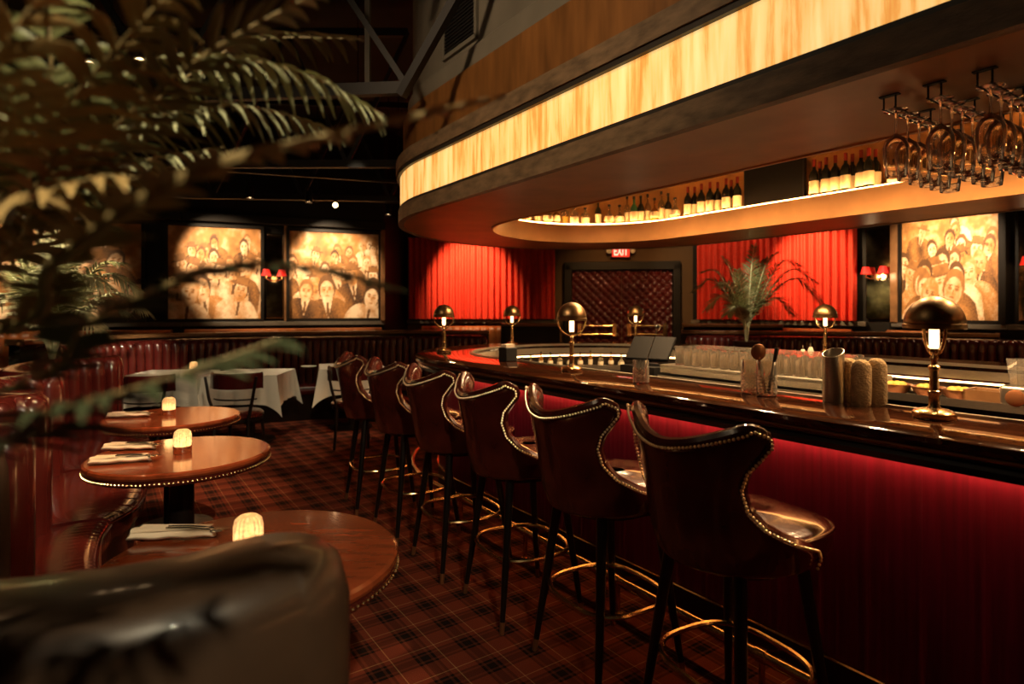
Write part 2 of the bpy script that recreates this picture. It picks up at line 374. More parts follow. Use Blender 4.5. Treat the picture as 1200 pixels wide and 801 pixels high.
# wainscot rails of the perimeter wall
tn = 0
for i in range(0, 9):
    if i in (2, 4, 6): continue
    tn += 1
    o = struct('trim_%d' % tn, strip('', WP[i], WP[i+1], 1.18, 1.255, 0.0, 0.10, 'railgrey'), M['railgrey'], bevel=0.01)
# head beam over the murals and curtains
for i in range(0, 9):
    if i in (2, 6): continue
    tn += 1
    struct('trim_%d' % tn, strip('', WP[i], WP[i+1], 2.84, 2.98, 0.0, 0.16, 'wallblack'), M['wallblack'], bevel=0.01)

# ---------------- murals (generic sepia crowd, colours of the painting itself)
def paint(w, h, seed, n=26, big=1.0):
    g = np.random.RandomState(seed)
    def smooth(k):
        a = g.rand(h//k+3, w//k+3); yi = np.linspace(0, a.shape[0]-1.01, h); xi = np.linspace(0, a.shape[1]-1.01, w)
        y0 = yi.astype(int); x0 = xi.astype(int); fy = (yi-y0)[:, None]; fx = (xi-x0)[None]
        return (a[y0][:, x0]*(1-fy)*(1-fx)+a[y0+1][:, x0]*fy*(1-fx)+a[y0][:, x0+1]*(1-fy)*fx+a[y0+1][:, x0+1]*fy*fx)
    t = 0.22+0.45*smooth(14)+0.25*smooth(5)
    Y, X = np.mgrid[0:h, 0:w].astype(float)
    figs = []
    for i in range(n):
        d = i/(n-1); figs.append((0.86-0.62*d+0.10*(g.rand()-.5), g.rand(), big*(0.055+0.075*d*g.uniform(.6, 1.2))))
    for fy, fx, sz in figs:                                   # back row first
        cx = fx*w; cy = fy*h; r = sz*h; tone = g.uniform(.62, .95); coat = g.choice([.12, .25, .5, .85]); tilt = g.uniform(-.35, .35)
        dx = (X-cx)*math.cos(tilt)+(Y-cy)*math.sin(tilt); dy = -(X-cx)*math.sin(tilt)+(Y-cy)*math.cos(tilt)
        sh = np.clip((-(dy)-r*.8)/(r*1.2), 0, 1); body = (dy < -r*.75) & (np.abs(dx) < r*(.9+1.5*np.sqrt(sh))) & (dy > -r*5)
        t[body] = coat+0.12*np.sin((dx[body]+dy[body]*.4)/r*2.2)+.06*g.randn(body.sum())
        shirt = (dy < -r*.85) & (dy > -r*2.6) & (np.abs(dx) < (dy+r*2.7)*.28); t[shirt] = .9
        tie = (dy < -r*1.1) & (dy > -r*2.4) & (np.abs(dx) < r*.13); t[tie] = .15
        t[(dx/(r*.88))**2+((dy-r*.18)/(r*1.2))**2 < 1] = g.choice([.08, .15, .3, .6])        # hair
        face = (dx/(r*.70))**2+((dy+r*.12)/(r*.95))**2 < 1; t[face] = tone-.12*(dx[face]/r)
        for sx in (-.28, .28):
            t[((dx-sx*r)/(r*.17))**2+((dy-.05*r)/(r*.12))**2 < 1] = tone-.4
            t[((dx-sx*r)/(r*.20))**2+((dy-.25*r)/(r*.05))**2 < 1] = .25
        t[(np.abs(dx-.03*r) < r*.05) & (dy < 0) & (dy > -r*.32)] = tone-.28
        t[(dx/(r*.22))**2+((dy+.52*r)/(r*.07))**2 < 1] = tone-.38
        if g.rand() < .35:                                    # hat brim
            t[(dx/(r*1.35))**2+((dy-.62*r)/(r*.16))**2 < 1] = .2; t[(np.abs(dx) < r*.7) & (dy > r*.6) & (dy < r*1.3)] = .28
    t = t*(.62+.5*smooth(9)+.30*smooth(3)-.12)
    return np.clip(t, 0.02, 1)
def mural_mat():
    m = bpy.data.materials.new('sepia_mural'); m.use_nodes = True; nt = m.node_tree; b = nt.nodes['Principled BSDF']
    a = nt.nodes.new('ShaderNodeVertexColor'); a.layer_name = 'paint'; nt.links.new(a.outputs[0], b.inputs['Base Color']); b.inputs['Roughness'].default_value = 0.6
    return m
M['mural'] = mural_mat()
def mural(a, b, t0, t1, z0, z1, label, seed, w=120, h=100, n=26, big=1.0):
    root = thing('mural', label, 'mural', along(a, b, (t0+t1)/2, 0.0, z0), group=None)
    inv = root.location
    mb = MB(); rows = []
    for j in range(h+1): rows.append([tuple(along(a, b, t0+(t1-t0)*i/w, 0.07, z0+(z1-z0)*j/h)-inv) for i in range(w+1)])
    mb.grid(rows); o = mb.build('painted_panel', M['mural'], root, smooth=False)
    t = paint(w+1, h+1, seed, n, big)
    c = np.ones(((w+1)*(h+1), 4)); tt = t.reshape(-1)
    lo = np.array([.03, .012, .004]); hi = np.array([.90, .70, .46]); mid = np.array([.52, .23, .06])
    k = tt[:, None]; c[:, :3] = np.where(k < .5, lo+(mid-lo)*(k*2), mid+(hi-mid)*(k*2-1))
    at = o.data.color_attributes.new('paint', 'FLOAT_COLOR', 'POINT'); at.data.foreach_set('color', c.reshape(-1))
    fr = MB(); L = 0.05; d = math.hypot(b[0]-a[0], b[1]-a[1])
    e = L/d
    for (ta, tb, za, zb) in ((t0-e, t0, z0-L, z1+L), (t1, t1+e, z0-L, z1+L), (t0, t1, z1, z1+L), (t0, t1, z0-L, z0)):
        p = along(a, b, ta, .0)-inv; q = along(a, b, tb, .0)-inv; p2 = along(a, b, ta, .10)-inv; q2 = along(a, b, tb, .10)-inv
        fr.prism([(p.x, p.y), (p2.x, p2.y), (q2.x, q2.y), (q.x, q.y)], za-z0, zb-z0)
    fr.build('mural_frame', M['wallblack'], root, smooth=False)
    return root
A0, A1, A2 = WP[0], WP[1], WP[2]
mural(A1, A2, 0.50, 0.965, 1.30, 2.76, 'sepia crowd mural left of the left red curtain, under three track heads', 5)
mural(A1, A2, -0.06, 0.36, 1.30, 2.76, 'sepia crowd mural second from the left red curtain, seen through palm leaves', 9)
mural(A0, A1, 0.42, 0.88, 1.30, 2.76, 'sepia crowd mural at far left behind the palms', 21)
mural(WP[7], WP[8], 0.10, 0.93, 1.30, 2.76, 'brightly lit sepia crowd mural on the right wall past the near bar lamp', 52, w=150, h=130, n=24, big=1.1)
mural(WP[8], WP[9], 0.30, 0.9, 1.30, 2.76, 'sepia mural at the right edge beyond the red wall lamps', 41, n=18)
# mirror strip beside right curtain
def wallbox(name, a, b, t0, t1, z0, z1, off, th, m, label, cat, group=None):
    p = along(a, b, t0, off); q = along(a, b, t1, off); p2 = along(a, b, t0, off+th); q2 = along(a, b, t1, off+th)
    c = (p+q2)/2
    o = MB().prism([(v.x-c.x, v.y-c.y) for v in (p, p2, q2, q)], 0, z1-z0).build(name, M[m], loc=(c.x, c.y, z0), smooth=False, bevel=.006)
    return tag(o, label, cat, group)
M['mirror'] = mat('aged_mirror', (0.5, 0.4, 0.28), 0.08, 1.0, noise=.4, nscale=12)
wallbox('mirror_panel', A1, A2, .385, .47, 1.30, 2.7, 0.0, 0.05, 'mirror', 'narrow dark mirror between the two left sepia murals', 'mirror')
wallbox('mirror_panel', WP[6], WP[7], .0, .95, 1.30, 2.7, 0.0, 0.05, 'mirror', 'narrow mirror between right red curtain and right mural', 'mirror')
wallbox('mirror_panel', WP[8], WP[9], .03, .22, 1.30, 2.7, 0.0, 0.05, 'mirror', 'narrow mirror at the right edge behind red wall lamp', 'mirror')
wallbox('pilaster', A1, A2, .475, .490, 1.255, 2.84, 0.0, 0.10, 'ledgewood', 'slim wooden pilaster at left edge of the mural beside the curtain', 'pilaster')
wallbox('pilaster', WP[7], WP[8], .0, .07, 1.255, 2.84, 0.0, 0.12, 'ledgewood', 'wooden pilaster left of the bright right wall mural', 'pilaster')
wallbox('pilaster', A1, A2, .975, .998, 1.255, 2.84, 0.0, 0.14, 'ledgewood', 'wooden pilaster between left mural and left red curtain', 'pilaster')
wallbox('pilaster', WP[7], WP[8], .95, 1.0, 1.255, 2.84, 0.0, 0.14, 'wallblack', 'black pilaster right of the bright right wall mural', 'pilaster')

# ---------------- curtains
def curtain(a, b, z0, z1, label, seed, fold=0.115):
    g = random.Random(seed); pa = along(a, b, 0, 0.14); pb = along(a, b, 1, 0.14); d = (pb-pa).length; n = int(d/0.012)
    ph = 0; cols = []
    dirn = (pb-pa).normalized(); nr = Vector((dirn.y, -dirn.x, 0))
    for i in range(n+1):
        ph += 0.012/fold*2*PI*(0.75+0.5*g.random()); cols.append((i/n, ph, g.uniform(.75, 1.0)))
    c0 = (pa+pb)/2; mb = MB(); rows = []
    for k in range(9):
        t = k/8; z = (z1-z0)*t
        rows.append([tuple(pa.lerp(pb, u)+nr*(0.045*math.sin(p)*(1-.25*t)*1 + .012*math.sin(p*.37+t*2))-c0+Vector((0, 0, z))) for u, p, q in cols])
    mb.grid(rows)
    root = thing('curtain', label, 'curtain', (c0.x, c0.y, z0))
    mb.build('pleated_drape', M['redcurtain'], root, auto=80)
    MB().tube([tuple(along(a, b, t, .14)-c0+Vector((0, 0, z1-z0+.03))) for t in (0, 1)], .02).build('curtain_rod', M['black'], root)
    return root
curtain((-1.97, 11.55), (0.82, 11.55), 1.27, 2.82, 'long red velvet curtain behind the far bar end, left of the doors', 3)
curtain((3.52, 11.15), (5.52, 9.53), 1.27, 2.82, 'long red velvet curtain behind the vase palm, right of the doors', 4)

# ---------------- door in the back wall with quilted leather leaves
dc = along(WP[4], WP[5], .475, 0.0); da = math.atan2(WP[5][1]-WP[4][1], WP[5][0]-WP[4][0])
fr = MB()
fr.box((-1.02, -.06, 1.16), (.14, .16, 2.32)); fr.box((1.02, -.06, 1.16), (.14, .16, 2.32)); fr.box((0, -.06, 2.28), (2.18, .16, .16))
dr = struct('door_1', fr, M['wallblack'], loc=(dc.x, dc.y, 0), rz=da, bevel=.01, smooth=False)
for sx in (-1, 1):
    mb = MB(); nu, nv = 64, 140; w_, h_ = .93, 2.2; rows = []
    for j in range(nv+1):
        row = []
        for i in range(nu+1):
            u = i/nu*w_; v = j/nv*h_; pz = .155; a = (u/pz+v/(pz*1.0)); b = (u/pz-v/(pz*1.0))
            bump = (abs(math.sin(PI*a))*abs(math.sin(PI*b)))**.5
            row.append((sx*(.005+u) , -.03-.045*bump, v))
        rows.append(row)
    mb.grid(rows if sx > 0 else [r[::-1] for r in rows]); lf = mb.build('door_leaf', M['booth'], dr, auto=70); lf['label'] = 'quilted dark red leather door leaf'
    hb = MB(); 
    for z in (.98, 1.14): hb.tube([(sx*.14, -.13, z), (sx*.80, -.13, z)], .016)
    for x in (.14, .80): hb.box((sx*x, -.10, 1.06), (.07, .09, .24))
    hb.build('push_bar', M['brass'], lf)
# exit sign
ex = thing('exit_sign', 'red lit EXIT sign with two emergency lamps above the quilted doors', 'exit sign', (dc.x-.03, dc.y-.10, 2.47), da)
MB().box((0, .03, .09), (.36, .06, .26)).build('sign_housing', M['black'], ex, bevel=.008)
MB().box((0, -.008, .09), (.33, .02, .225)).build('sign_face', M['exitred'], ex, smooth=False)
tx = bpy.data.curves.new('exit', 'FONT'); tx.body = 'EXIT'; tx.size = .235; tx.align_x = 'CENTER'; tx.extrude = .003; tx.offset = .004
to = bpy.data.objects.new('tmp', tx); COL.objects.link(to)
me = bpy.data.meshes.new_from_object(to.evaluated_get(bpy.context.evaluated_depsgraph_get())); bpy.data.objects.remove(to)
eo = bpy.data.objects.new('lettering', me); COL.objects.link(eo); me.materials.clear(); me.materials.append(M['exitlit']); eo.parent = ex
eo.rotation_euler = (R(90), 0, 0); eo.location = (0, -.024, .008); eo.scale = (.56, 1, 1)
for sx in (-1, 1):
    MB().lathe([(0, 0), (.045, .0), (.05, .03), (.03, .05), (0, .055)], 16, mtx=Matrix.Translation((sx*.22, -.02, .09)) @ Matrix.Rotation(R(90), 4, 'X')).build('emergency_lamp', M['white'], ex)

# ---------------- perimeter benches and low walls in front of the back walls
def bench(a, b, t0, t1, off, h, label, zb=0.0, group=None):
    root = thing('wall_bench', label, 'bench', tuple(along(a, b, (t0+t1)/2, off, 0)))
    c = root.location; d = math.hypot(b[0]-a[0], b[1]-a[1])*(t1-t0); ang = math.atan2(b[1]-a[1], b[0]-a[0]); root.rotation_euler = (0, 0, ang)
    n = int(d/.02); rows = []
    for z, y in ((.42, -.08), (.6, -.09), (h-.1, -.05), (h-.02, -.02), (h, .03), (h-.03, .10), (.0, .10)):
        rows.append([(-d/2+d*i/n, y-(.02*abs(math.sin(PI*(d*i/n)/.14)) if z > .41 and y < 0 else 0), z) for i in range(n+1)])
    MB().grid(rows).build('channelled_back', M['tanleather'], root, auto=60)
    MB().box((0, -.30, .40), (d, .48, .12)).build('seat', M['tanleather'], root, bevel=.03)
    MB().box((0, -.28, .17), (d, .40, .34)).build('base', M['black'], root)
    return root
bench(A0, A1, .1, .98, .35, 1.14, 'tan leather wall bench under the far left mural')
bench(A1, A2, .02, .97, .30, 1.14, 'tan leather wall bench under the two left murals')
bench(WP[5], WP[6], .10, .95, .42, 1.14, 'tan leather wall bench under the right red curtain')
bench(WP[7], WP[8], .05, .50, .30, 1.14, 'tan leather wall bench under the right wall mural')
bench(WP[3], WP[4], .12, .92, .50, 1.14, 'tan leather wall bench under the left red curtain')

# low ring wall with wooden ledge behind the far banquettes
def lowwall(name, pts, z1, label, th=.12, m='wallblack', mt='ledgewood', lw=.20):
    P = catmull([(x, y, 0) for x, y in pts], .12); c = P[len(P)//2].copy()
    def rib(h0, h1, w, m_, nm, par, bev=0):
        L, Rr = [], []
        for i, p in enumerate(P):
            t = (P[min(i+1, len(P)-1)]-P[max(i-1, 0)]).normalized(); nr = Vector((-t.y, t.x, 0))
            L.append(p-nr*w/2-c); Rr.append(p+nr*w/2-c)
        rows = [[(q.x, q.y, h0) for q in L], [(q.x, q.y, h1) for q in L], [(q.x, q.y, h1) for q in Rr], [(q.x, q.y, h0) for q in Rr]]
        mb = MB().grid(rows, closeu=True); k = len(P); mb.f.append((0, k, 2*k, 3*k)); mb.f.append((k-1, 4*k-1, 3*k-1, 2*k-1))
        return mb.build(nm, m_, par, bevel=bev)
    root = thing(name, label, 'low wall', (c.x, c.y, 0))
    rib(0, z1-.05, th, M[m], 'wall_body', root); rib(z1-.05, z1, lw, M[mt], 'ledge', root, .01)
    return root
lowwall('low_wall', [(-5.0, 6.0), (-4.85, 7.3), (-3.9, 8.15), (-3.0, 8.45), (-1.7, 8.95), (-.35, 9.05)], 1.135, 'curved low wall with wooden ledge behind the far left banquette')
lowwall('low_wall', [(2.55, 9.0), (4.4, 8.55), (5.5, 8.12), (6.28, 7.72)], 1.135, 'curved low wall with wooden ledge behind the far right banquette')
lowwall('low_wall', [(-.2, 10.7), (.85, 10.7)], 1.20, 'short dark low wall with orange lit ledge left of the doors', mt='ledgewood', lw=.34)
lowwall('low_wall', [(3.0, 10.4), (4.4, 9.7)], 1.20, 'short dark low wall right of the doors behind the vase palm', lw=.34)
lowwall('low_wall', [W(-.62, 1.35), W(-.70, 1.9), W(-.70, 3.0), W(-.72, 4.4), W(-.62, 5.2), W(-.25, 5.85)], 1.03, 'low wall with wooden ledge behind the near left booths', th=.10, lw=.24)

# ================================================================ CANOPY
can = thing('bar_canopy', 'oval wooden canopy with glowing amber band hanging over the bar', 'canopy', (0, 0, 0))
Zs = 2.154
oval([(1.78, Zs), (1.78, Zs+.105), (1.745, Zs+.105), (1.74, Zs+.02), (1.735, Zs)], 48).build('lower_fascia', M['canopywood'], can, auto=30)
oval([(1.735, Zs+.004), (.985, Zs+.004), (.985, Zs+.03), (1.735, Zs+.03)], 48).build('soffit_panel', M['soffit'], can, auto=30)
oval([(1.775, Zs+.105), (1.775, Zs+.125), (1.75, Zs+.125), (1.75, Zs+.105)], 48).build('lower_reveal', M['canopydark'], can, auto=30)
oval([(1.765, Zs+.125), (1.765, Zs+.372), (1.74, Zs+.372), (1.74, Zs+.125)], 48).build('lit_band', M['band'], can, auto=30)
oval([(1.79, Zs+.372), (1.79, Zs+.40), (1.74, Zs+.40), (1.74, Zs+.372)], 48).build('upper_reveal', M['canopydark'], can, auto=30)
oval([(1.80, Zs+.40), (1.80, Zs+.50), (1.72, Zs+.51), (1.72, Zs+.40)], 48).build('upper_fascia', M['canopywood'], can, auto=30)
oval([(1.74, Zs+.50), (1.74, 2.99), (1.71, 2.99), (1.71, Zs+.50)], 48).build('veneer_panel', M['amberwood'], can, auto=30)
oval([(.985, Zs-.004), (.965, Zs-.004), (.965, Zs+.17), (.985, Zs+.17)], 48).build('inner_fascia', M['soffit'], can, auto=30)
oval([(.965, Zs+.17), (1.32, Zs+.17), (1.32, Zs+.185), (.965, Zs+.185)], 48).build('bottle_ledge', M['recess'], can, auto=30)
oval([(1.30, Zs+.185), (1.30, 2.95), (1.32, 2.95), (1.32, Zs+.185)], 48).build('recess_panelling', M['recess'], can, auto=30)
top = outline(1.33, 40); MB().prism(top, 2.95, 2.97).build('recess_lid', M['canopydark'], can, smooth=False)
oval([(.972, Zs+.185), (.972, Zs+.191), (.988, Zs+.191), (.988, Zs+.185)], 48).build('shelf_light_strip', M['led'], can, auto=30)
blk = oval([(1.72, 2.99), (1.70, 3.02), (1.70, 3.14), (1.66, 3.18), (1.66, 4.7), (1.60, 4.7), (1.60, 2.99)], 40); blk = struct('wall_bulkhead', blk, M['plaster'], auto=30)
# vent grille on the bulkhead
vn = thing('vent_grille', 'dark louvred vent in the grey bulkhead above the canopy', 'vent', W3(NC-1.672, 3.55, 3.22), ANG+PI/2)
mb = MB()
for x in (-.22, .22): mb.box((x, 0, .16), (.03, .02, .34))
for z in (0, .32): mb.box((0, 0, z), (.46, .02, .03))
mb.build('grille_frame', M['trussg'], vn)
mb = MB()
for k in range(12): mb.box((0, .0, .03+k*.0245), (.41, .014, .010))
mb.build('louvres', M['black'], vn); MB().box((0, -.003, .16), (.42, .006, .3)).build('backing', M['black'], vn)

# ================================================================ BAR
bar = thing('bar_counter', 'long oval bar with glossy dark wood top and red reeded front', 'bar', (0, 0, 0))
oval([(1.17, 1.030), (1.17, 1.062), (1.175, 1.067), (1.625, 1.067), (1.64, 1.060), (1.642, 1.045), (1.635, 1.030)], 56).build('counter_top', M['bartop'], bar, auto=30)
oval([(1.15, 1.055), (1.15, 1.075), (1.172, 1.075), (1.172, 1.055)], 56).build('inner_lip', M['steel'], bar, auto=30)
oval([(1.60, 1.0), (1.60, 1.03), (1.2, 1.03), (1.2, 1.0)], 56).build('counter_core', M['baredge'], bar, auto=30)
oval([(1.628, 1.014), (1.634, 1.020), (1.628, 1.027), (1.60, 1.027), (1.60, 1.014)], 56).build('gilt_bead', M['copper'], bar, auto=30)
oval([(1.60, .960), (1.615, .965), (1.615, .985), (1.605, 1.0), (1.57, 1.0), (1.57, .960)], 56).build('apron_moulding', M['baredge'], bar, auto=30)
# reeded panel
def reeded():
    base = outline(1.44, 160, 0.0100*4/4)
    N_ = len(base); rows = [[], []]; acc = 0; pts = []
    for i, p in enumerate(base):
        q = base[i-1] if i else base[-1]
        acc += math.hypot(p[0]-q[0], p[1]-q[1]) if i else 0
        nx = base[(i+1) % N_][1]-q[1]; ny = -(base[(i+1) % N_][0]-q[0]); d = math.hypot(nx, ny) or 1
        k = .0035*abs(math.sin(PI*acc/.034)); pts.append((p[0]-nx/d*k*-1, p[1]-ny/d*k*-1))
    rows = [[(x, y, z) for x, y in pts] for z in (.15, .96)]
    mb = MB().grid(rows, closev=True); return mb
reeded().build('reeded_panel', M['panel'], bar, auto=25)
oval([(1.445, .0), (1.445, .145), (1.38, .145), (1.38, .0)], 56).build('kick_plate', M['kick'], bar, auto=30)
oval([(1.452, .146), (1.455, .150), (1.452, .156), (1.43, .156), (1.43, .146)], 56).build('kick_trim', M['brass'], bar, auto=30)
oval([(1.482, .948), (1.482, .958), (1.455, .958), (1.455, .948)], 56).build('under_counter_light', M['ledunder'], bar, auto=30)
oval([(1.17, .0), (1.17, .95), (1.19, .95), (1.19, .0)], 56).build('inner_panel', M['baredge'], bar, auto=30)
oval([(1.160, .97), (1.160, 1.03), (1.19, 1.03), (1.19, .97)], 56).build('inner_apron', M['steel'], bar, auto=30)
oval([(1.155, .944), (1.155, .955), (1.169, .955), (1.169, .944)], 56).build('inner_light', M['ledin'], bar, auto=30)
oval([(1.165, .82), (1.165, .84), (.84, .84), (.84, .82)], 56).build('speed_shelf', M['steel'], bar, auto=30)
oval([(.85, .84), (.85, .87), (.84, .87), (.84, .84)], 56).build('shelf_lip', M['steel'], bar, auto=30)
# foot rail
rail = thing('foot_rail', 'brass foot rail running along the bar front behind the stools', 'foot rail', (0, 0, 0))
rl = outline(1.66, 30, .4); ns_ = 14
MB().tube([(x, y, .165) for x, y in rl[:]], .021, 10, closed=True).build('rail_tube', M['brass'], rail)
for s in (-.2, .55, 1.3, 2.05, 2.8, 3.55):
    x, y = W(NC-1.66, s); x2, y2 = W(NC-1.45, s)
    b = MB().tube([(x, y, .0), (x, y, .145)], .012, 8).tube([(x, y, .165), (x2, y2, .12)], .012, 8).lathe([(.035, 0), (.035, .008), (0, .008)], 14, (x, y, 0))
    b.tube([(W(NC-1.66, s-.02)[0], W(NC-1.66, s-.02)[1], .165), (W(NC-1.66, s+.02)[0], W(NC-1.66, s+.02)[1], .165)], .027, 12).build('bracket', M['brass'], rail)
# ================================================================ BAR STOOLS
def interp(x, xs, ys):
    return float(np.interp(x, xs, ys))
def make_stool():
    t = thing('bar_stool', 'x', 'bar stool', (0, 0, 0))
    nv, nu = 22, 34
    vv = [0, .08, .16, .24, .34, .46, .6, .72, .82, .90, .96, 1.0]
    th = [102, 106, 99, 78, 60, 50, 47, 50, 57, 62, 61, 53]
    fr = np.interp(np.linspace(0, 1, nv+1), vv, th)
    def surf(v, u, off):
        tm = R(interp(v, vv, th)); a = u*tm
        r = interp(v, [0, .2, .6, 1], [.222, .242, .255, .275])+off
        wing = max(0, abs(u)-.6)/.4
        r += .02*wing*interp(v, [.5, .8, 1], [0, .6, 1])
        top = 1.035+.075*abs(u)**1.6; bot = .655+.02*abs(u)
        z = bot+(top-bot)*v
        if v > .9: r -= .3*(v-.9)*off*2
        return Vector((r*math.sin(a)*1.03, -r*math.cos(a)*.98-.03*v, z))
    rows = []
    vs_ = np.linspace(0, 1, nv+1); us_ = np.linspace(-1, 1, nu+1)
    outer = [[surf(v, u, .022) for u in us_] for v in vs_]
    inner = [[surf(v, u, -.022) for u in us_] for v in vs_]
    mb = MB(); w = nu+1; h = nv+1
    mb.v = [tuple(p) for r in outer for p in r]+[tuple(p) for r in inner for p in r]; K = w*h
    for i in range(nv):
        for j in range(nu):
            a = i*w+j; mb.f.append((a, a+1, a+w+1, a+w)); mb.f.append((K+a, K+a+w, K+a+w+1, K+a+1))
    for j in range(nu):
        mb.f.append((j+1, j, K+j, K+j+1)); a = nv*w+j; mb.f.append((a, a+1, K+a+1, K+a))
    for i in range(nv):
        a = i*w; mb.f.append((a, a+w, K+a+w, K+a)); a = i*w+nu; mb.f.append((a+w, a, K+a, K+a+w))
    sh = mb.build('backrest', M['leather'], t, auto=180, bevel=.0, sub=1)
    # nail trim following the outer edge
    edge = [surf(v, -1, .034) for v in np.linspace(.02, 1, 60)]+[surf(1.0, u, .030)+Vector((0, 0, -.006)) for u in np.linspace(-1, 1, 60)][1:-1]+[surf(v, 1, .034) for v in np.linspace(1, .02, 60)]
    edge2 = []
    for p in edge: edge2.append(p)
    pts = catmull([tuple(p) for p in edge2], .0125)
    nb = MB()
    for p in pts: nb.ball(p+Vector((0, 0, 0)), .0052, seg=8, rings=4)
    nb.build('nailhead_trim', M['nail'], sh)
    # piping along edge
    pp = [surf(v, -1, .0) for v in np.linspace(.0, 1, 30)]+[surf(1.0, u, .0)+Vector((0, 0, .004)) for u in np.linspace(-1, 1, 40)][1:-1]+[surf(v, 1, .0) for v in np.linspace(1, .0, 30)]
    MB().tube(catmull([tuple(p) for p in pp], .02), .0185, 8).build('rolled_edge', M['leather'], sh)
    # seat cushion: rounded D
    def dshape(rx, ry, n=44, yo=.045):
        o = []
        for i in range(n):
            a = 2*PI*i/n; c, s = math.cos(a), math.sin(a); e = .62 if s > 0 else .9
            o.append((math.copysign(abs(c)**e, c)*rx, math.copysign(abs(s)**e, s)*ry+yo))
        return o
    sb = MB(); rows = []
    for k, (q, z) in enumerate(((.90, .675), (.97, .682), (1.0, .70), (1.0, .735), (.985, .752), (.95, .764), (.80, .774), (.5, .780), (.15, .782))):
        rows.append([(x, y, z) for x, y in dshape(.225*q, .245*q)])
    sb.grid(rows, closev=True); n = 44; sb.f.append(tuple(range(n))[::-1]); sb.f.append(tuple(8*n+i for i in range(n)))
    se = sb.build('seat', M['leather'], t, auto=180)
    MB().tube([(x, y, .752) for x, y in dshape(.224, .244)], .006, 6, closed=True).build('piping', M['leather'], se)
    fr_ = MB(); fr_.grid([[(x, y, z) for x, y in dshape(.19, .19, yo=0)] for z in (.645, .68)], closev=True); fr_.f.append(tuple(range(44))[::-1]); fr_.f.append(tuple(44+i for i in range(44)))
    fr_.build('seat_frame', M['legs'], t)
    for sx in (-1, 1):
        for sy in (-1, 1):
            l = MB().tube([(sx*.145, sy*.135, .66), (sx*.185, sy*.175, .30), (sx*.212, sy*.205, .05)], [.021, .017, .0125], 10).build('leg', M['legs'], t)
            MB().tube([(sx*.212, sy*.205, .052), (sx*.218, sy*.211, .0)], [.0128, .0105], 10).build('brass_ferrule', M['copper'], l)
    def sq(n=48, r=.215):
        o = []
        for i in range(n):
            a = 2*PI*i/n; c, s = math.cos(a), math.sin(a); e = .70
            o.append((math.copysign(abs(c)**e, c)*r, math.copysign(abs(s)**e, s)*(r-.01), .30))
        o = catmull(o+[o[0]], .028); return o[:-1]
    MB().tube(sq(), .0105, 8, closed=True).build('foot_ring', M['brass'], t)
    return t
st0 = make_stool()
SL = ['nearest oxblood leather bar stool with nailhead trim, largest in the row', 'oxblood leather bar stool second from the camera in the row', 'oxblood leather bar stool third from the camera in the row',
      'oxblood leather bar stool fourth from the camera in the row', 'oxblood leather bar stool fifth from the camera in the row', 'farthest oxblood leather bar stool of the row, by the bar end']
SP = [(1.70, 1.20, -7), (1.70, 1.80, -5), (1.70, 2.40, -8), (1.70, 3.0, -5), (1.70, 3.60, -4), (1.70, 4.22, -10)]
for i, (n, s, dr_) in enumerate(SP):
    o = st0 if i == 0 else dup(st0)
    # local +y faces the bar (towards +n)
    o.location = W3(n, s, 0); o.rotation_euler = (0, 0, ANG-PI/2+R(dr_)); o['label'] = SL[i]; o['group'] = 'bar stools along the bar front'

# ================================================================ BAR LAMPS
def make_lamp():
    t = thing('table_lamp', 'x', 'lamp', (0, 0, 0))
    MB().lathe([(.062, 0), (.064, .003), (.064, .021), (.060, .025), (.048, .031), (.022, .036), (.020, .040), (.0, .042)], 32).build('base', M['brass'], t)
    MB().lathe([(.019, .035), (.019, .040), (.0165, .044), (.0165, .083), (.019, .086), (.019, .094), (.014, .098), (.014, .165), (.0175, .168), (.0175, .178), (.010, .184), (.010, .198), (.014, .206), (.010, .216), (.006, .225)], 20).build('stem', M['brass'], t)
    cz = .312; r = .088
    MB().tube([(r*math.cos(a), 0, cz+r*math.sin(a)*1.08) for a in np.linspace(PI, 2*PI, 22)], .0055, 8).build('yoke', M['brass'], t)
    sh = MB().lathe([(.0915, -.004), (.0925, .0), (.0925, .012), (.088, .014)]+[(.09*math.cos(a), .012+.096*math.sin(a)) for a in np.linspace(.05, PI/2-.001, 14)]+[(.0, .1078)]+[(.086*math.cos(a), .008+.092*math.sin(a)) for a in np.linspace(PI/2-.001, .0, 12)], 36, c=(0, 0, cz), closed=False)
    sh.build('lamp_shade', M['bronze'], t)
    MB().lathe([(.0, .236), (.012, .238), (.015, .25), (.015, .325), (.0, .335)], 16).build('bulb', M['bulb'], t)
    MB().lathe([(.0, .228), (.016, .229), (.016, .240), (.0, .241)], 16).build('lamp_holder', M['brass'], t)
    return t
lm0 = make_lamp()
LP = [((1.453, 2.056), 'brass dome lamp on the bar nearest the camera, at right'), ((.363, 3.63), 'brass dome lamp on the bar behind the fourth stool'),
      ((-.595, 5.22), 'brass dome lamp at the far left end of the bar'), ((.0, 6.30), 'brass dome lamp on the far bar end in front of left curtain'),
      ((1.37, 6.62), 'brass dome lamp on the far bar in front of the quilted doors'), ((2.58, 4.92), 'brass dome lamp on the far side of the bar beyond the tumblers')]
for i, ((x, y), lb) in enumerate(LP):
    o = lm0 if i == 0 else dup(lm0)
    o.location = (x, y, 1.0675); o.rotation_euler = (0, 0, R([75, 8, 20, -12, 10, 5][i])); o['label'] = lb; o['group'] = 'brass dome lamps on the bar'
    lamp_point('lamp_light', (x, y, 1.067+.285), 3.2, WARM2, .02)

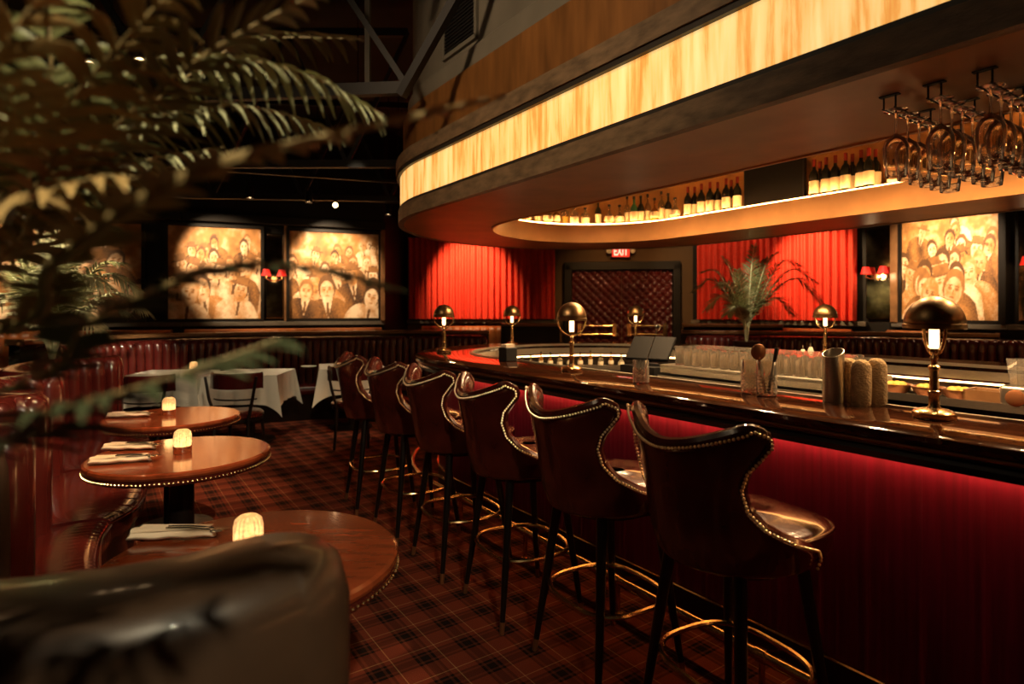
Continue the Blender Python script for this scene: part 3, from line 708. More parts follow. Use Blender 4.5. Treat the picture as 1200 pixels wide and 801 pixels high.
# ================================================================ ROUND TABLES
def make_table(D=.40):
    t = thing('round_table', 'x', 'table', (0, 0, 0))
    top = MB().lathe([(0, .705), (D-.02, .705), (D, .712), (D+.004, .722), (D+.002, .734), (D-.008, .740), (0, .740)], 72).build('table_top', M['tablewood'], t, auto=30)
    MB().lathe([(D-.03, .680), (D-.006, .682), (D+.001, .690), (D+.001, .710), (D-.03, .712)], 72, closed=True).build('leather_edge', M['leather'], top)
    nb = MB()
    for k in range(int(2*PI*D/.018)):
        a = k*.018/D; nb.ball(((D+.003)*math.cos(a), (D+.003)*math.sin(a), .697), .0056, seg=8, rings=4)
    nb.build('nailhead_trim', M['brass'], top)
    MB().lathe([(.055, .02), (.055, .69), (.16, .692), (.16, .70), (0, .70)], 24).build('pedestal', M['legs'], t)
    MB().lathe([(.24, 0), (.24, .012), (.06, .03), (0, .03)], 32).build('foot_plate', M['legs'], t)
    return t
tb0 = make_table()
TB = [((-.735, 1.70), 'round wooden table nearest the camera, edged with brass nails'), ((-1.62, 2.93), 'round wooden table with two rolled napkins and a candle, middle of three'),
      ((-2.24, 3.95), 'farthest round wooden table, half hidden behind palm leaves')]
for i, ((x, y), lb) in enumerate(TB):
    o = tb0 if i == 0 else dup(tb0); o.location = (x, y, 0); o.rotation_euler = (0, 0, i*1.0); o['label'] = lb; o['group'] = 'round nail-trimmed tables by the booths'
# candles
def make_candle():
    t = thing('candle_holder', 'x', 'candle', (0, 0, 0))
    seg = 20; rows = []
    for r, z in ((.030, .030), (.036, .034), (.038, .05), (.038, .085), (.034, .104), (.022, .114), (.006, .116)):
        rows.append([((r+(.0022 if k % 2 else 0))*math.cos(2*PI*k/(2*seg)), (r+(.0022 if k % 2 else 0))*math.sin(2*PI*k/(2*seg)), z) for k in range(2*seg)])
    g = MB().grid(rows, closev=True); g.f.append(tuple(range(2*seg))[::-1]); g.f.append(tuple(6*2*seg+i for i in range(2*seg)))
    g.build('ribbed_glass_dome', M['candleshell'], t, smooth=False)
    MB().lathe([(0, 0), (.039, 0), (.041, .004), (.041, .034), (.037, .036), (.0, .032)], 28).build('metal_cup', M['chrome'], t)
    return t
def candle_shell():
    m = bpy.data.materials.new('lit_ribbed_glass'); m.use_nodes = True; nt = m.node_tree; b = nt.nodes['Principled BSDF']
    b.inputs['Base Color'].default_value = (1, .75, .45, 1); b.inputs['Roughness'].default_value = .12; b.inputs['Transmission Weight'].default_value = .5
    b.inputs['Emission Color'].default_value = (1, .50, .17, 1)
    tc = nt.nodes.new('ShaderNodeTexCoord'); sp = nt.nodes.new('ShaderNodeSeparateXYZ'); mr = nt.nodes.new('ShaderNodeMapRange')
    mr.inputs[1].default_value = .03; mr.inputs[2].default_value = .12; mr.inputs[3].default_value = 1.8; mr.inputs[4].default_value = .35
    vo = nt.nodes.new('ShaderNodeTexVoronoi'); vo.inputs['Scale'].default_value = 90; nt.links.new(tc.outputs['Object'], vo.inputs[0])
    ml = nt.nodes.new('ShaderNodeMath'); ml.operation = 'MULTIPLY'; ad = nt.nodes.new('ShaderNodeMath'); ad.operation = 'ADD'; ad.inputs[1].default_value = .45
    nt.links.new(tc.outputs['Object'], sp.inputs[0]); nt.links.new(sp.outputs[2], mr.inputs[0]); nt.links.new(vo.outputs[0], ad.inputs[0])
    nt.links.new(mr.outputs[0], ml.inputs[0]); nt.links.new(ad.outputs[0], ml.inputs[1]); nt.links.new(ml.outputs[0], b.inputs['Emission Strength'])
    return m
M['candleshell'] = candle_shell()
cd0 = make_candle()
CD = [(V3(291, 650, 1.705), 'lit ribbed glass candle on the nearest round table'), (V3(214, 535, 2.93), 'lit ribbed glass candle on the middle round table'),
      (V3(198, 478, 4.0), 'lit candle on the farthest round table behind palm leaves'), (V3(227, 435, 6.55), 'small lit candle on the left white-clothed table')]
for i, (p, lb) in enumerate(CD):
    o = cd0 if i == 0 else dup(cd0); o.location = (p.x, p.y, .7405 if i < 3 else .758); o.rotation_euler = (0, 0, i); o['label'] = lb; o['group'] = 'ribbed glass candles on tables'
    lamp_point('candle_light', (p.x, p.y, o.location.z+.19), .35, (1, .5, .17), .03)
# napkin rolls with cutlery
def make_napkin(z=0, cutlery=True):
    t = thing('rolled_napkin', 'x', 'napkin', (0, 0, 0))
    rows = []; L = .24
    for i in range(13):
        x = -L/2+L*i/12; k = 1-.35*(i/12); row = []
        for j in range(16):
            a = 2*PI*j/16; row.append((x+(.006*math.sin(3*a) if i in (0, 12) else 0), .036*k*math.cos(a), .017+.016*k*math.sin(a)+.002*math.sin(i*1.3)))
        rows.append(row)
    g = MB().grid(rows, closev=True); g.f.append(tuple(range(16))[::-1]); g.f.append(tuple(12*16+i for i in range(16)))
    g.grid([[(-.11, -.03, .03), (-.11, .034, .034)], [(.10, -.012, .034), (.11, .02, .035)]])
    nk = g.build('napkin_cloth', M['napkin'], t)
    MB().tube([(-.02, .008, .036), (.05, .004, .037), (.12, .0, .031)], .003, 6).box((.143, -.001, .028), (.045, .018, .003)).build('fork', M['chrome'], t)
    MB().tube([(-.02, -.008, .036), (.05, -.012, .037), (.115, -.016, .031)], .003, 6).ball((.135, -.019, .029), .016, (1.3, .8, .25)).build('spoon', M['chrome'], t)
    return t
np0 = make_napkin()
NP = [((-1.79, 2.735), R(14), 'rolled cream napkin with cutlery nearest the edge of the middle table'), ((-1.91, 2.99), R(2), 'rolled cream napkin with cutlery at the back of the middle table'),
      ((-1.035, 1.83), R(3), 'rolled cream napkin on the nearest round table beside its candle'), ((-2.50, 3.90), R(10), 'rolled napkin on the farthest round table behind palm leaves')]
for i, ((x, y), rz, lb) in enumerate(NP):
    o = np0 if i == 0 else dup(np0); o.location = (x, y, .740); o.rotation_euler = (0, 0, rz); o['label'] = lb; o['group'] = 'rolled napkins on round tables'

# ================================================================ BANQUETTES
def banquette(backpts, frontpts, label, h=1.07, thick=.15, chan=.095, roll=.05, ends=True, seatz=.46, nflip=1, fat=0.0, mm='booth'):
    """backpts: inner face line of the backrest (world x, y); frontpts: front edge line of the seat"""
    B = catmull([(x, y, 0) for x, y in backpts], chan/8); n = len(B)
    F = catmull([(x, y, 0) for x, y in frontpts], .02)
    F = [F[int(round(i*(len(F)-1)/(n-1)))] for i in range(n)]
    c = B[n//2].copy(); c.z = 0
    root = thing('banquette', label, 'banquette', (c.x, c.y, 0))
    nor = []
    for i in range(n):
        t = (B[min(i+1, n-1)]-B[max(i-1, 0)]).normalized(); q = Vector((-t.y, t.x, 0)); nor.append(q)
    # orient normals towards seat
    sgn = 1 if sum((F[i]-B[i]).dot(nor[i]) for i in range(n)) > 0 else -1
    th = thick
    prof = [(.0, .40, 1), (.0, .55, 1), (-.005, .75, 1), (-.012, h-.16, 1), (-.006, h-.07, .9), (-.02, h-.022, .4), (-th*.35, h, .05), (-th*.7, h-.004, 0), (-th*.95, h-.03, 0), (-th, h-.08, 0), (-th, .0, 0)]
    if fat: prof = [(.0, .40, 1), (.0, .75, 1), (.0, h-.12, .8), (-.006, h-.05, .5), (-.03, h-.012, .2), (-.06, h, 0), (-th+.06, h, 0), (-th+.02, h-.012, 0), (-th, h-.05, 0), (-th-.004, h-.2, 0), (-th, .0, 0)]
    rows = []
    for d, z, k in prof:
        rows.append([tuple(B[i]+nor[i]*sgn*(d+k*.034*abs(math.sin(PI*i/8))**.6)-c+Vector((0, 0, z))) for i in range(n)])
    m = len(prof); mb = MB().grid(rows)
    for e in (0, n-1): mb.f.append(tuple(k*n+e for k in range(m)) if e else tuple(k*n+e for k in range(m))[::-1])
    mb.build('channelled_back', M[mm], root, auto=50)
    if ends:
        for e in (0, n-1):
            q = nor[e]*sgn; mid = B[e]-q*th/2-c
            a = math.atan2(q.y, q.x)
            MB().lathe([(th/2-.004, 0), (th/2, h-.09), (th/2-.015, h-.03), (th/2-.04, h-.008), (0, h)], 20, c=(mid.x, mid.y, 0)).build('rolled_end', M[mm], root)
    # seat cushion
    rows = []
    for f, z in ((0.0, seatz-.02), (.1, seatz), (.5, seatz+.004), (.86, seatz-.002), (.95, seatz-.015), (1.0, seatz-.045), (1.0, seatz-.09), (.97, seatz-.12), (.3, seatz-.12)):
        rows.append([tuple(B[i].lerp(F[i], f)-c+Vector((0, 0, z))) for i in range(n)])
    g = MB().grid(rows); m = 9
    for e in (0, n-1): g.f.append(tuple(k*n+e for k in range(m)))
    s_ = g.build('seat', M['booth'], root, auto=50)
    MB().tube([F[i]-c+Vector((0, 0, seatz-.03)) for i in range(0, n, 2)], .006, 6).build('seat_piping', M['booth'], s_)
    rows = []
    for f, z in ((.05, seatz-.12), (.93, seatz-.12), (.90, .0), (.05, .0)):
        rows.append([tuple(B[i].lerp(F[i], f)-c+Vector((0, 0, z))) for i in range(n)])
    g = MB().grid(rows)
    for e in (0, n-1): g.f.append(tuple(k*n+e for k in range(4)))
    g.build('plinth', M['baredge'], root)
    return root
def ws(L): return [W(n, s) for n, s in L]
banquette(ws([(.20, 1.12), (.07, 1.10), (-.14, 1.165), (-.32, 1.32), (-.42, 1.58), (-.42, 1.95), (-.36, 2.3), (-.21, 2.52)]),
          ws([(.22, 1.42), (.14, 1.41), (.06, 1.46), (.0, 1.6), (-.01, 1.78), (-.01, 2.0), (.0, 2.3), (.03, 2.53)]), 'dark leather booth end in the blurred foreground, wrapping the nearest table', thick=.24, fat=1, h=1.065, mm='endleather')
banquette(ws([(-.21, 2.57), (-.36, 2.70), (-.43, 2.95), (-.38, 3.2), (-.21, 3.38)]), ws([(.03, 2.56), (.0, 2.7), (-.01, 2.97), (.0, 3.2), (.03, 3.38)]), 'curved channelled red leather booth at far left between nearest and middle tables')
banquette(ws([(-.21, 3.43), (-.38, 3.6), (-.46, 3.95), (-.38, 4.3), (-.21, 4.5)]), ws([(.03, 3.42), (.14, 3.62), (.2, 3.95), (.16, 4.3), (.06, 4.5)]), 'curved channelled red leather booth behind the middle round table')
banquette(ws([(-.21, 4.55), (-.38, 4.75), (-.42, 5.1), (-.36, 5.45), (-.1, 5.75), (.1, 5.85)]), ws([(.06, 4.55), (.1, 4.8), (.12, 5.0), (.16, 5.2), (.22, 5.35), (.3, 5.42)]), 'curved channelled red leather booth behind the farthest round table')
banquette([(-4.75, 6.1), (-4.55, 7.15), (-3.75, 7.85), (-2.95, 8.15), (-1.65, 8.62), (-.42, 8.75)], [(-4.25, 6.1), (-4.1, 6.85), (-3.5, 7.4), (-2.8, 7.7), (-1.6, 8.15), (-.42, 8.25)], 'long channelled red leather banquette behind the white-clothed tables')
banquette([(2.6, 8.7), (4.4, 8.25), (5.5, 7.8), (6.38, 7.25)], [(2.6, 8.2), (4.3, 7.75), (5.3, 7.35), (6.1, 6.85)], 'long channelled red leather banquette beyond the bar at right')

# ================================================================ WHITE TABLES AND CHAIRS
def cloth_table(x, y, rz, label, w=.74, l=.74):
    t = thing('dining_table', label, 'table', (x, y, 0), rz)
    MB().box((0, 0, .735), (w-.02, l-.02, .03)).build('table_top', M['tablewood'], t)
    MB().tube([(0, 0, .02), (0, 0, .72)], .04).lathe([(.25, 0), (.25, .02), (.04, .035), (0, .035)], 20).build('pedestal', M['legs'], t)
    c = thing('tablecloth', label.replace('table under', 'table').replace('dining table', 'tablecloth on the table'), 'tablecloth', (x, y, 0), rz)
    bpy.data.objects.remove(c)
    n = 48; rows = []
    per = []
    for i in range(n*4):
        k = i//n; f = (i % n)/n*2-1; per.append([(f, -1), (1, f), (-f, 1), (-1, -f)][k])
    for zi in range(8):
        q = zi/7; row = []
        for i, (a, b) in enumerate(per):
            corner = (abs(a)*abs(b))**6; drop = .30+.13*corner
            out = .004+.03*q*abs(math.sin(i*.30+x))+.05*q*corner
            row.append((a*(w/2+out), b*(l/2+out), .755-drop*q))
        rows.append(row)
    g = MB().grid(rows, closev=True); g.f.append(tuple(range(n*4)))
    o = g.build('tablecloth', M['cloth'], loc=(x, y, 0), rz=rz, auto=60)
    return t, o
TT = [(-3.70, 6.50, R(8), 'square dining table under white cloth at far left', 'white tablecloth on the leftmost far table, hanging to mid leg'),
      (-2.88, 6.60, R(6), 'square dining table under white cloth, middle of three', 'white tablecloth with pointed corner on the middle far table'),
      (-1.98, 7.35, R(18), 'square dining table under white cloth behind the farthest stool', 'white tablecloth on the table behind the farthest bar stool')]
for x, y, rz, l1, l2 in TT:
    t, o = cloth_table(x, y, rz, l1); tag(o, l2, 'tablecloth')
def make_chair():
    t = thing('dining_chair', 'x', 'chair', (0, 0, 0))     # front +y
    MB().lathe([(0, .41), (.20, .415), (.215, .43), (.215, .455), (.19, .475), (.10, .482), (0, .484)], 32).build('seat', M['leather'], t)
    MB().lathe([(.19, .385), (.205, .388), (.205, .412), (.19, .414)], 32, closed=True).build('seat_ring', M['legs'], t)
    for sx in (-1, 1):
        MB().tube([(sx*.15, .14, .41), (sx*.18, .19, 0)], [.016, .012]).build('leg', M['legs'], t)
        MB().tube([(sx*.17, -.25, 0), (sx*.15, -.17, .42), (sx*.20, -.20, .62), (sx*.235, -.20, .82)], [.013, .017, .015, .013]).build('leg', M['legs'], t)
    rows = []
    for d, z in ((.0, .70), (.012, .70), (.012, .84), (.0, .85), (-.012, .84), (-.012, .70)):
        rows.append([((.25+d)*math.sin(a), -(.25+d)*math.cos(a)+.03, z) for a in np.linspace(-1.2, 1.2, 24)])
    g = MB().grid(rows, closeu=True); g.f.append(tuple(k*24 for k in range(6))); g.f.append(tuple(k*24+23 for k in range(6))[::-1]); g.build('backrest', M['booth'], t, bevel=.004)
    MB().tube([(.235*math.sin(a), -.235*math.cos(a)+.03, .60) for a in np.linspace(-1.0, 1.0, 16)], .008).build('back_rail', M['legs'], t)
    return t
ch0 = make_chair()
CH = [(-3.35, 5.55, 4, 'dark dining chair before the leftmost white-clothed table'), (-2.62, 5.75, 2, 'dark dining chair with red back before the middle white table'),
      (-1.72, 6.42, 14, 'dining chair with red seat behind the farthest bar stool')]
for i, (x, y, rz, lb) in enumerate(CH):
    o = ch0 if i == 0 else dup(ch0); o.location = (x, y, 0); o.rotation_euler = (0, 0, R(rz)); o['label'] = lb; o['group'] = 'dining chairs at the white-clothed tables'
for i, (px, Y) in enumerate(((258, 6.5), (362, 7.15))):
    p = V3(px, 440, Y); tag(MB().lathe([(0, 0), (.05, 0), (.085, .008), (.09, .014), (.05, .008), (0, .006)], 24).build('saucer', M['cloth'], loc=(p.x, p.y, .757)), ['white saucer on the middle white-clothed table', 'white saucer on the table behind the farthest stool'][i], 'saucer')

# ================================================================ TRUSSES, TRACKS, SPOTS
def bar3(mb, a, b, w=.05, d=.05):
    a = Vector(a); b = Vector(b); t = (b-a); L = t.length; q = t.to_track_quat('Z', 'Y').to_matrix().to_4x4()
    mb.box((0, 0, L/2), (w, d, L), mtx=Matrix.Translation(a) @ q)
def truss(p, q, z0, z1, n, label, m='trussm', w=.06):
    t = thing('roof_truss', label, 'truss', ((p[0]+q[0])/2, (p[1]+q[1])/2, z0)); c = t.location
    P = lambda f, z: Vector((p[0]+(q[0]-p[0])*f, p[1]+(q[1]-p[1])*f, z))-c
    for z, nm in ((z0, 'bottom_chord'), (z1, 'top_chord')):
        mb = MB(); bar3(mb, P(0, z), P(1, z), w, w*1.4); mb.build(nm, M[m], t)
    for k in range(n):
        mb = MB(); a, b = k/n, (k+1)/n
        if k % 2: bar3(mb, P(a, z0), P(b, z1), w*.7, w*.7)
        else: bar3(mb, P(a, z1), P(b, z0), w*.7, w*.7)
        mb.build('diagonal_web', M[m], t)
    return t
truss((-5.2, 4.6), (-.72, 4.15), 2.98, 4.35, 5, 'dark steel roof truss ending at the grey bulkhead')
truss((-6.5, 6.6), (-1.15, 6.6), 3.05, 4.5, 8, 'dark steel roof truss farther back, left of the canopy')
truss((-7.5, 8.4), (-1.2, 9.0), 3.1, 4.5, 10, 'farthest dark steel roof truss near the back wall')
bm_ = MB(); bar3(bm_, V3(431, 105, 4.35), V3(431, -60, 4.35), .035, .05); tag(bm_.build('hanger_strut', M['trussg']), 'pale grey vertical strut hanging from the ceiling left of the bulkhead', 'strut')
bm_ = MB(); bar3(bm_, V3(470, 112, 3.75), V3(550, -30, 3.55), .055, .055); tag(bm_.build('brace_strut', M['trussm']), 'dark slanting brace crossing the grey bulkhead beside the vent', 'strut')
for (p, q, z, lb) in (((-8.0, 7.7), (-1.1, 9.9), 3.18, 'black ceiling track above the left murals carrying spot heads'), ((-7.0, 6.6), (-1.0, 8.6), 3.24, 'black ceiling track nearer the bar above the white tables'), ((2.9, 9.2), (5.4, 6.8), 3.2, 'black ceiling track above the right wall')):
    mb = MB(); bar3(mb, (p[0], p[1], z), (q[0], q[1], z), .05, .04)
    for f in (.1, .5, .9):
        x = p[0]+(q[0]-p[0])*f; y = p[1]+(q[1]-p[1])*f; mb.tube([(x, y, z), (x, y, 4.7)], .008, 6)
    tag(mb.build('lighting_track', M['wallblack']), lb, 'track')
def make_head():
    t = thing('track_spotlight', 'x', 'spotlight', (0, 0, 0))
    h = MB().lathe([(.0, .11), (.035, .11), (.045, .09), (.045, -.045), (.05, -.05), (.042, -.05), (.038, -.02), (0, -.02)], 18).build('spot_housing', M['wallblack'], t)
    MB().lathe([(0, -.030), (.034, -.032), (.0, -.034)], 16).build('lens', M['lens'], h)
    return t
hd0 = make_head(); first = True
def place_head(loc, tgt, label):
    global first
    o = hd0 if first else dup(hd0); first = False
    o.location = loc; h = [c for c in o.children if c.name.startswith('spot_housing')][0]
    h.rotation_euler = (Vector(tgt)-Vector(loc)).to_track_quat('-Z', 'Y').to_euler()
    MB().tube([(0, 0, .03), (0, 0, 4.7-loc[2])], .007, 6).build('drop_rod', M['wallblack'], o)
    o['label'] = label; o['group'] = 'track spotlights'
where = ['the second left mural', 'the mural left of the curtain', 'the far left mural', 'the left red curtain', 'the right red curtain', 'the right wall mural', 'the vase palm', 'the middle round table', 'the farthest round table', 'the nearest round table', 'the left booth seat', 'the palm behind the booths', 'the white-clothed tables', 'the table behind the farthest stool', 'the quilted doors, added as fill', 'the left side of the right curtain, added fill', 'the far booth backs, added as fill', 'the near booth backs, added as fill']
for i, (loc, tgt, pw, c, dg) in enumerate(SPOTS):
    place_head(loc, tgt, 'small black track spotlight aimed at %s' % where[i])
    d = Vector(tgt)-Vector(loc); lamp_spot('spot_beam', tuple(Vector(loc)+d.normalized()*.06), tgt, pw, c, dg, .7, .03)
for i, (px, py, Y, lb) in enumerate(((393, 240, 8.6, 'track spotlight shining down above the mural beside the curtain'), (362, 233, 8.3, 'small track spotlight glowing left of the canopy'), (293, 228, 8.0, 'small track spotlight seen just past the palm leaves'),
        (455, 248, 9.2, 'track spotlight tucked beside the canopy edge'), (105, 78, 3.6, 'round glowing ceiling spot behind foreground palm, left of three'), (131, 78, 3.6, 'round glowing ceiling spot behind foreground palm, middle of three'), (164, 74, 3.6, 'round glowing ceiling spot behind foreground palm, right of three'))):
    p = V3(px, py, Y); place_head(tuple(p), (0, 0, 1.0) if i in (0, 4, 5, 6) else (p.x, p.y-.3, 0), lb)
# fill lights added above the room, with no fixtures of their own
lamp_area('fill_light_left', (-3.0, 1.0, 4.4), (-1.5, 2.5, .8), 8, 1.2, .6, (1, .72, .42))
lamp_spot('fill_light_canopy', (-2.2, .8, 4.0), (.2, 3.4, 2.9), 260, (1, .68, .40), 58, .9, .2)
lamp_spot('fill_light_palm', (0.8, -1.0, 3.3), (-.75, .85, 1.6), 420, (1, .84, .55), 56, .8, .06)

# ================================================================ WALL SCONCES
def sconce(p, n_ang, label):
    t = thing('wall_sconce', label, 'wall lamp', p, n_ang)
    MB().lathe([(0, 0), (.05, 0), (.05, .015), (0, .02)], 16, mtx=Matrix.Rotation(R(90), 4, 'X')).build('wall_plate', M['brass'], t)
    for sx in (-1, 1):
        MB().tube([(0, -.015, 0), (sx*.06, -.06, -.03), (sx*.12, -.10, .0), (sx*.12, -.10, .05)], .008, 8).build('arm', M['brass'], t)
        s = MB().lathe([(.075, .05), (.045, .16), (.043, .16), (.073, .05)], 20, c=(sx*.12, -.10, 0), closed=True).build('lamp_shade', M['redshade'], t)
    return t
for (i, a, b, tt, lb) in ((0, A1, A2, .425, 'red shaded double wall lamp between the two left murals'), (1, WP[6], WP[7], .4, 'red shaded double wall lamp beside the right red curtain'), (2, WP[8], WP[9], .12, 'red shaded double wall lamp at the right edge of the view')):
    p = along(a, b, tt, .06, 1.95); sconce(p, math.atan2(b[1]-a[1], b[0]-a[0]), lb)
    q = along(a, b, tt, .30, 1.96); lamp_point('sconce_light', q, 5, WARM2, .04)

# recessed downlights in the lid of the canopy opening
for i, (n, s) in enumerate(BARLIGHTS):
    t = thing('recessed_downlight', 'recessed downlight in the canopy ceiling above the bar station, %s from the near end' % ['first', 'second', 'third', 'fourth', 'fifth'][i], 'ceiling light', W3(n, s, 2.9485), 0, 'downlights in the canopy')
    MB().lathe([(.045, 0), (.062, 0), (.062, -.012), (.045, -.012)], 24, closed=True).build('trim_ring', M['brass'], t)
    MB().lathe([(0, -.002), (.045, -.002), (.045, -.005), (0, -.005)], 20).build('lens', M['lens'], t)
    x, y, z = W3(n, s, 2.93); lamp_spot('downlight_beam', (x, y, z), (x, y, 0), 260, WARM2, 130, .6, .04)
# ================================================================ BOTTLES ON THE CANOPY SHELF
def bottle_parts(kind, h, r):
    if kind == 'wine': return [(0, 0), (r, .0), (r, h*.58), (r*.8, h*.66), (r*.36, h*.74), (r*.34, h*.985), (0, h)]
    if kind == 'square': return [(0, 0), (r, 0), (r*1.02, h*.05), (r*1.02, h*.60), (r*.85, h*.68), (r*.35, h*.72), (r*.33, h*.88), (0, h*.88)]
    if kind == 'round': return [(0, 0), (r*.7, 0), (r*1.15, h*.14), (r*1.25, h*.28), (r*1.0, h*.44), (r*.4, h*.56), (r*.28, h*.62), (r*.28, h*.90), (0, h*.90)]
    return [(0, 0), (r, 0), (r, h*.55), (r*.7, h*.65), (r*.3, h*.72), (r*.3, h*.9), (0, h*.9)]
def make_bottle(name, kind, h, r, glass, label_m='label', cap='black'):
    t = thing(name, 'x', 'bottle', (0, 0, 0))
    seg = 4 if kind == 'square' else 20
    g = MB().lathe(bottle_parts(kind, h, r), 20).build('glass_body', M[glass], t)
    k = 1.27 if kind == 'round' else 1.04
    if kind == 'round':
        MB().lathe([(r*1.22, h*.16), (r*1.29, h*.28), (r*1.10, h*.41)], 20).build('bottle_label', M[label_m], t)
    else: MB().lathe([(r*1.03, h*.10), (r*1.04, h*.11), (r*1.04, h*.42), (r*1.03, h*.43)], 20).build('bottle_label', M[label_m], t)
    if kind == 'wine': MB().lathe([(r*.37, h*.80), (r*.38, h*.81), (r*.38, h), (0, h+.002)], 14).build('foil_cap', M['winecap'], t)
    else: MB().lathe([(r*.34, h*.88), (r*.40, h*.89), (r*.40, h*.98), (0, h)], 14).build('stopper', M[cap], t)
    return t
Zl = Zs+.187
wine0 = make_bottle('wine_bottle', 'wine', .305, .037, 'winebottle')
def put_far(o, px, Ro, z=Zl, rz=0):
    p = oval_hit(px, Ro); o.location = (p[0], p[1], z); o.rotation_euler = (0, 0, rz)
order = ['first', 'second', 'third', 'fourth', 'fifth', 'sixth', 'seventh', 'eighth', 'ninth', 'tenth', 'eleventh', 'twelfth', 'thirteenth', 'fourteenth', 'fifteenth', 'sixteenth', 'seventeenth', 'eighteenth', 'nineteenth', 'twentieth']
wl = [(806, 1.06), (814, 1.12), (822, 1.05), (832, 1.06), (841, 1.12), (851, 1.05), (857, 1.15), (864, 1.07)]
for i, (px, q) in enumerate(wl):
    o = wine0 if i == 0 else dup(wine0); put_far(o, px, q); o['label'] = 'dark wine bottle, %s from left in the middle cluster on the canopy shelf' % order[i]; o['group'] = 'wine bottles on the canopy shelf'
wr = [(954, 1.04), (961, 1.14), (968, 1.05), (979, 1.05), (991, 1.04), (999, 1.12), (1009, 1.05), (1018, 1.04), (1026, 1.12)]
for i, (px, q) in enumerate(wr):
    o = dup(wine0); put_far(o, px, q); o['label'] = 'red capped wine bottle, %s from left in the right cluster on the canopy shelf' % order[i]; o['group'] = 'wine bottles on the canopy shelf'
KB = [('other', .27, .036, 'amberbottle', 'label'), ('square', .20, .045, 'clearbottle', 'label'), ('round', .22, .042, 'clearbottle', 'label'), ('square', .24, .042, 'clearbottle', 'garnish'),
      ('other', .30, .036, 'winebottle', 'label'), ('round', .25, .036, 'amberbottle', 'label'), ('other', .29, .038, 'greenglass', 'label'), ('other', .32, .033, 'clearbottle', 'label')]
kname = ['slim amber', 'squat clear', 'round clear', 'square pale yellow', 'tall black', 'round amber', 'tall green', 'slim tall clear']
protos = {}
seq = [(611, 0), (618, 4), (630, 1), (642, 2), (652, 5), (662, 3), (673, 1), (686, 1), (701, 4), (714, 2), (726, 2), (735, 7), (743, 6), (751, 4), (759, 7), (767, 5), (775, 7), (783, 4), (791, 2)]
for i, (px, k) in enumerate(seq):
    if k not in protos:
        a = KB[k]; protos[k] = make_bottle('spirit_bottle', *a); o = protos[k]
    else: o = dup(protos[k])
    put_far(o, px, 1.03+.05*(i % 3), rz=i); o['label'] = '%s spirit bottle, %s from the left end of the lit canopy shelf' % (kname[k], order[i]); o['group'] = 'spirit bottles on the canopy shelf'
for i, px in enumerate((1048, 1063, 1078, 1092, 1108, 1122, 1137, 1150, 1165, 1180)):
    o = dup(protos[[1, 7, 2, 1, 3, 7, 1, 2, 7, 3][i]]); put_far(o, px, 1.08); o['label'] = '%s bottle seen through the hanging wine glasses, %s from their left' % (kname[[1, 7, 2, 1, 3, 7, 1, 2, 7, 3][i]], order[i]); o['group'] = 'bottles behind the hanging glasses'
pa, pb = oval_hit(873, 1.12), oval_hit(944, 1.12); mid = ((pa[0]+pb[0])/2, (pa[1]+pb[1])/2); L_ = math.hypot(pa[0]-pb[0], pa[1]-pb[1])
tv = thing('television', 'black glossy screen on the canopy shelf between the two wine clusters', 'screen', (mid[0], mid[1], Zl), math.atan2(pb[1]-pa[1], pb[0]-pa[0]))
MB().box((0, 0, .20), (L_, .04, .36)).build('screen_housing', M['black'], tv, bevel=.006)
MB().box((0, -.022, .20), (L_-.03, .004, .33)).build('screen_glass', M['screen'], tv); MB().box((0, 0, .01), (L_*.4, .12, .02)).build('stand', M['black'], tv)

# ================================================================ HANGING GLASSES
def make_wineglass():
    t = thing('wine_glass', 'x', 'glass', (0, 0, 0))    # hangs upside down, foot at z=0
    MB().lathe([(0, .0025), (.034, .001), (.036, -.001), (.012, -.004), (.0045, -.012), (.0035, -.05), (.004, -.078), (.012, -.086), (.030, -.100), (.039, -.125), (.040, -.150), (.036, -.185), (.031, -.225), (.0303, -.2255), (.0295, -.225), (.0345, -.185), (.0385, -.150), (.0375, -.125), (.029, -.103), (.011, -.090), (0, -.088)], 24).build('bowl_and_stem', M['stemware'], t, auto=60)
    return t
wg0 = make_wineglass(); rowname = ['first', 'second', 'third', 'fourth', 'fifth']
k_ = 0
for r_i, s in enumerate((.93, .80, .67, .54, .41)):
    rk = thing('glass_rack', 'wire stemware rack under the canopy, %s from the left' % rowname[r_i], 'rack', W3(2.43, s, Zs), ANG, 'stemware racks under the canopy')
    for sx in (-.018, .018):
        MB().tube([(-.28, sx, -.045), (.28, sx, -.045)], .0022, 6).build('rail_wire', M['black'], rk)
    for xx in (-.27, 0, .27):
        MB().tube([(xx, -.018, -.045), (xx, -.018, .0)], .003, 6).tube([(xx, .018, -.045), (xx, .018, .0)], .003, 6).box((xx, 0, -.002), (.02, .06, .004)).build('hanger_bracket', M['black'], rk)
    for k in range(6):
        n = 2.205+.088*k; o = wg0 if k_ == 0 else dup(wg0); k_ += 1
        o.location = W3(n, s, Zs-.0415); o.rotation_euler = (0, 0, k); o['label'] = 'upside-down wine glass, %s from the near end of the %s hanging row' % (order[k], rowname[r_i]); o['group'] = 'wine glasses hanging under the canopy'

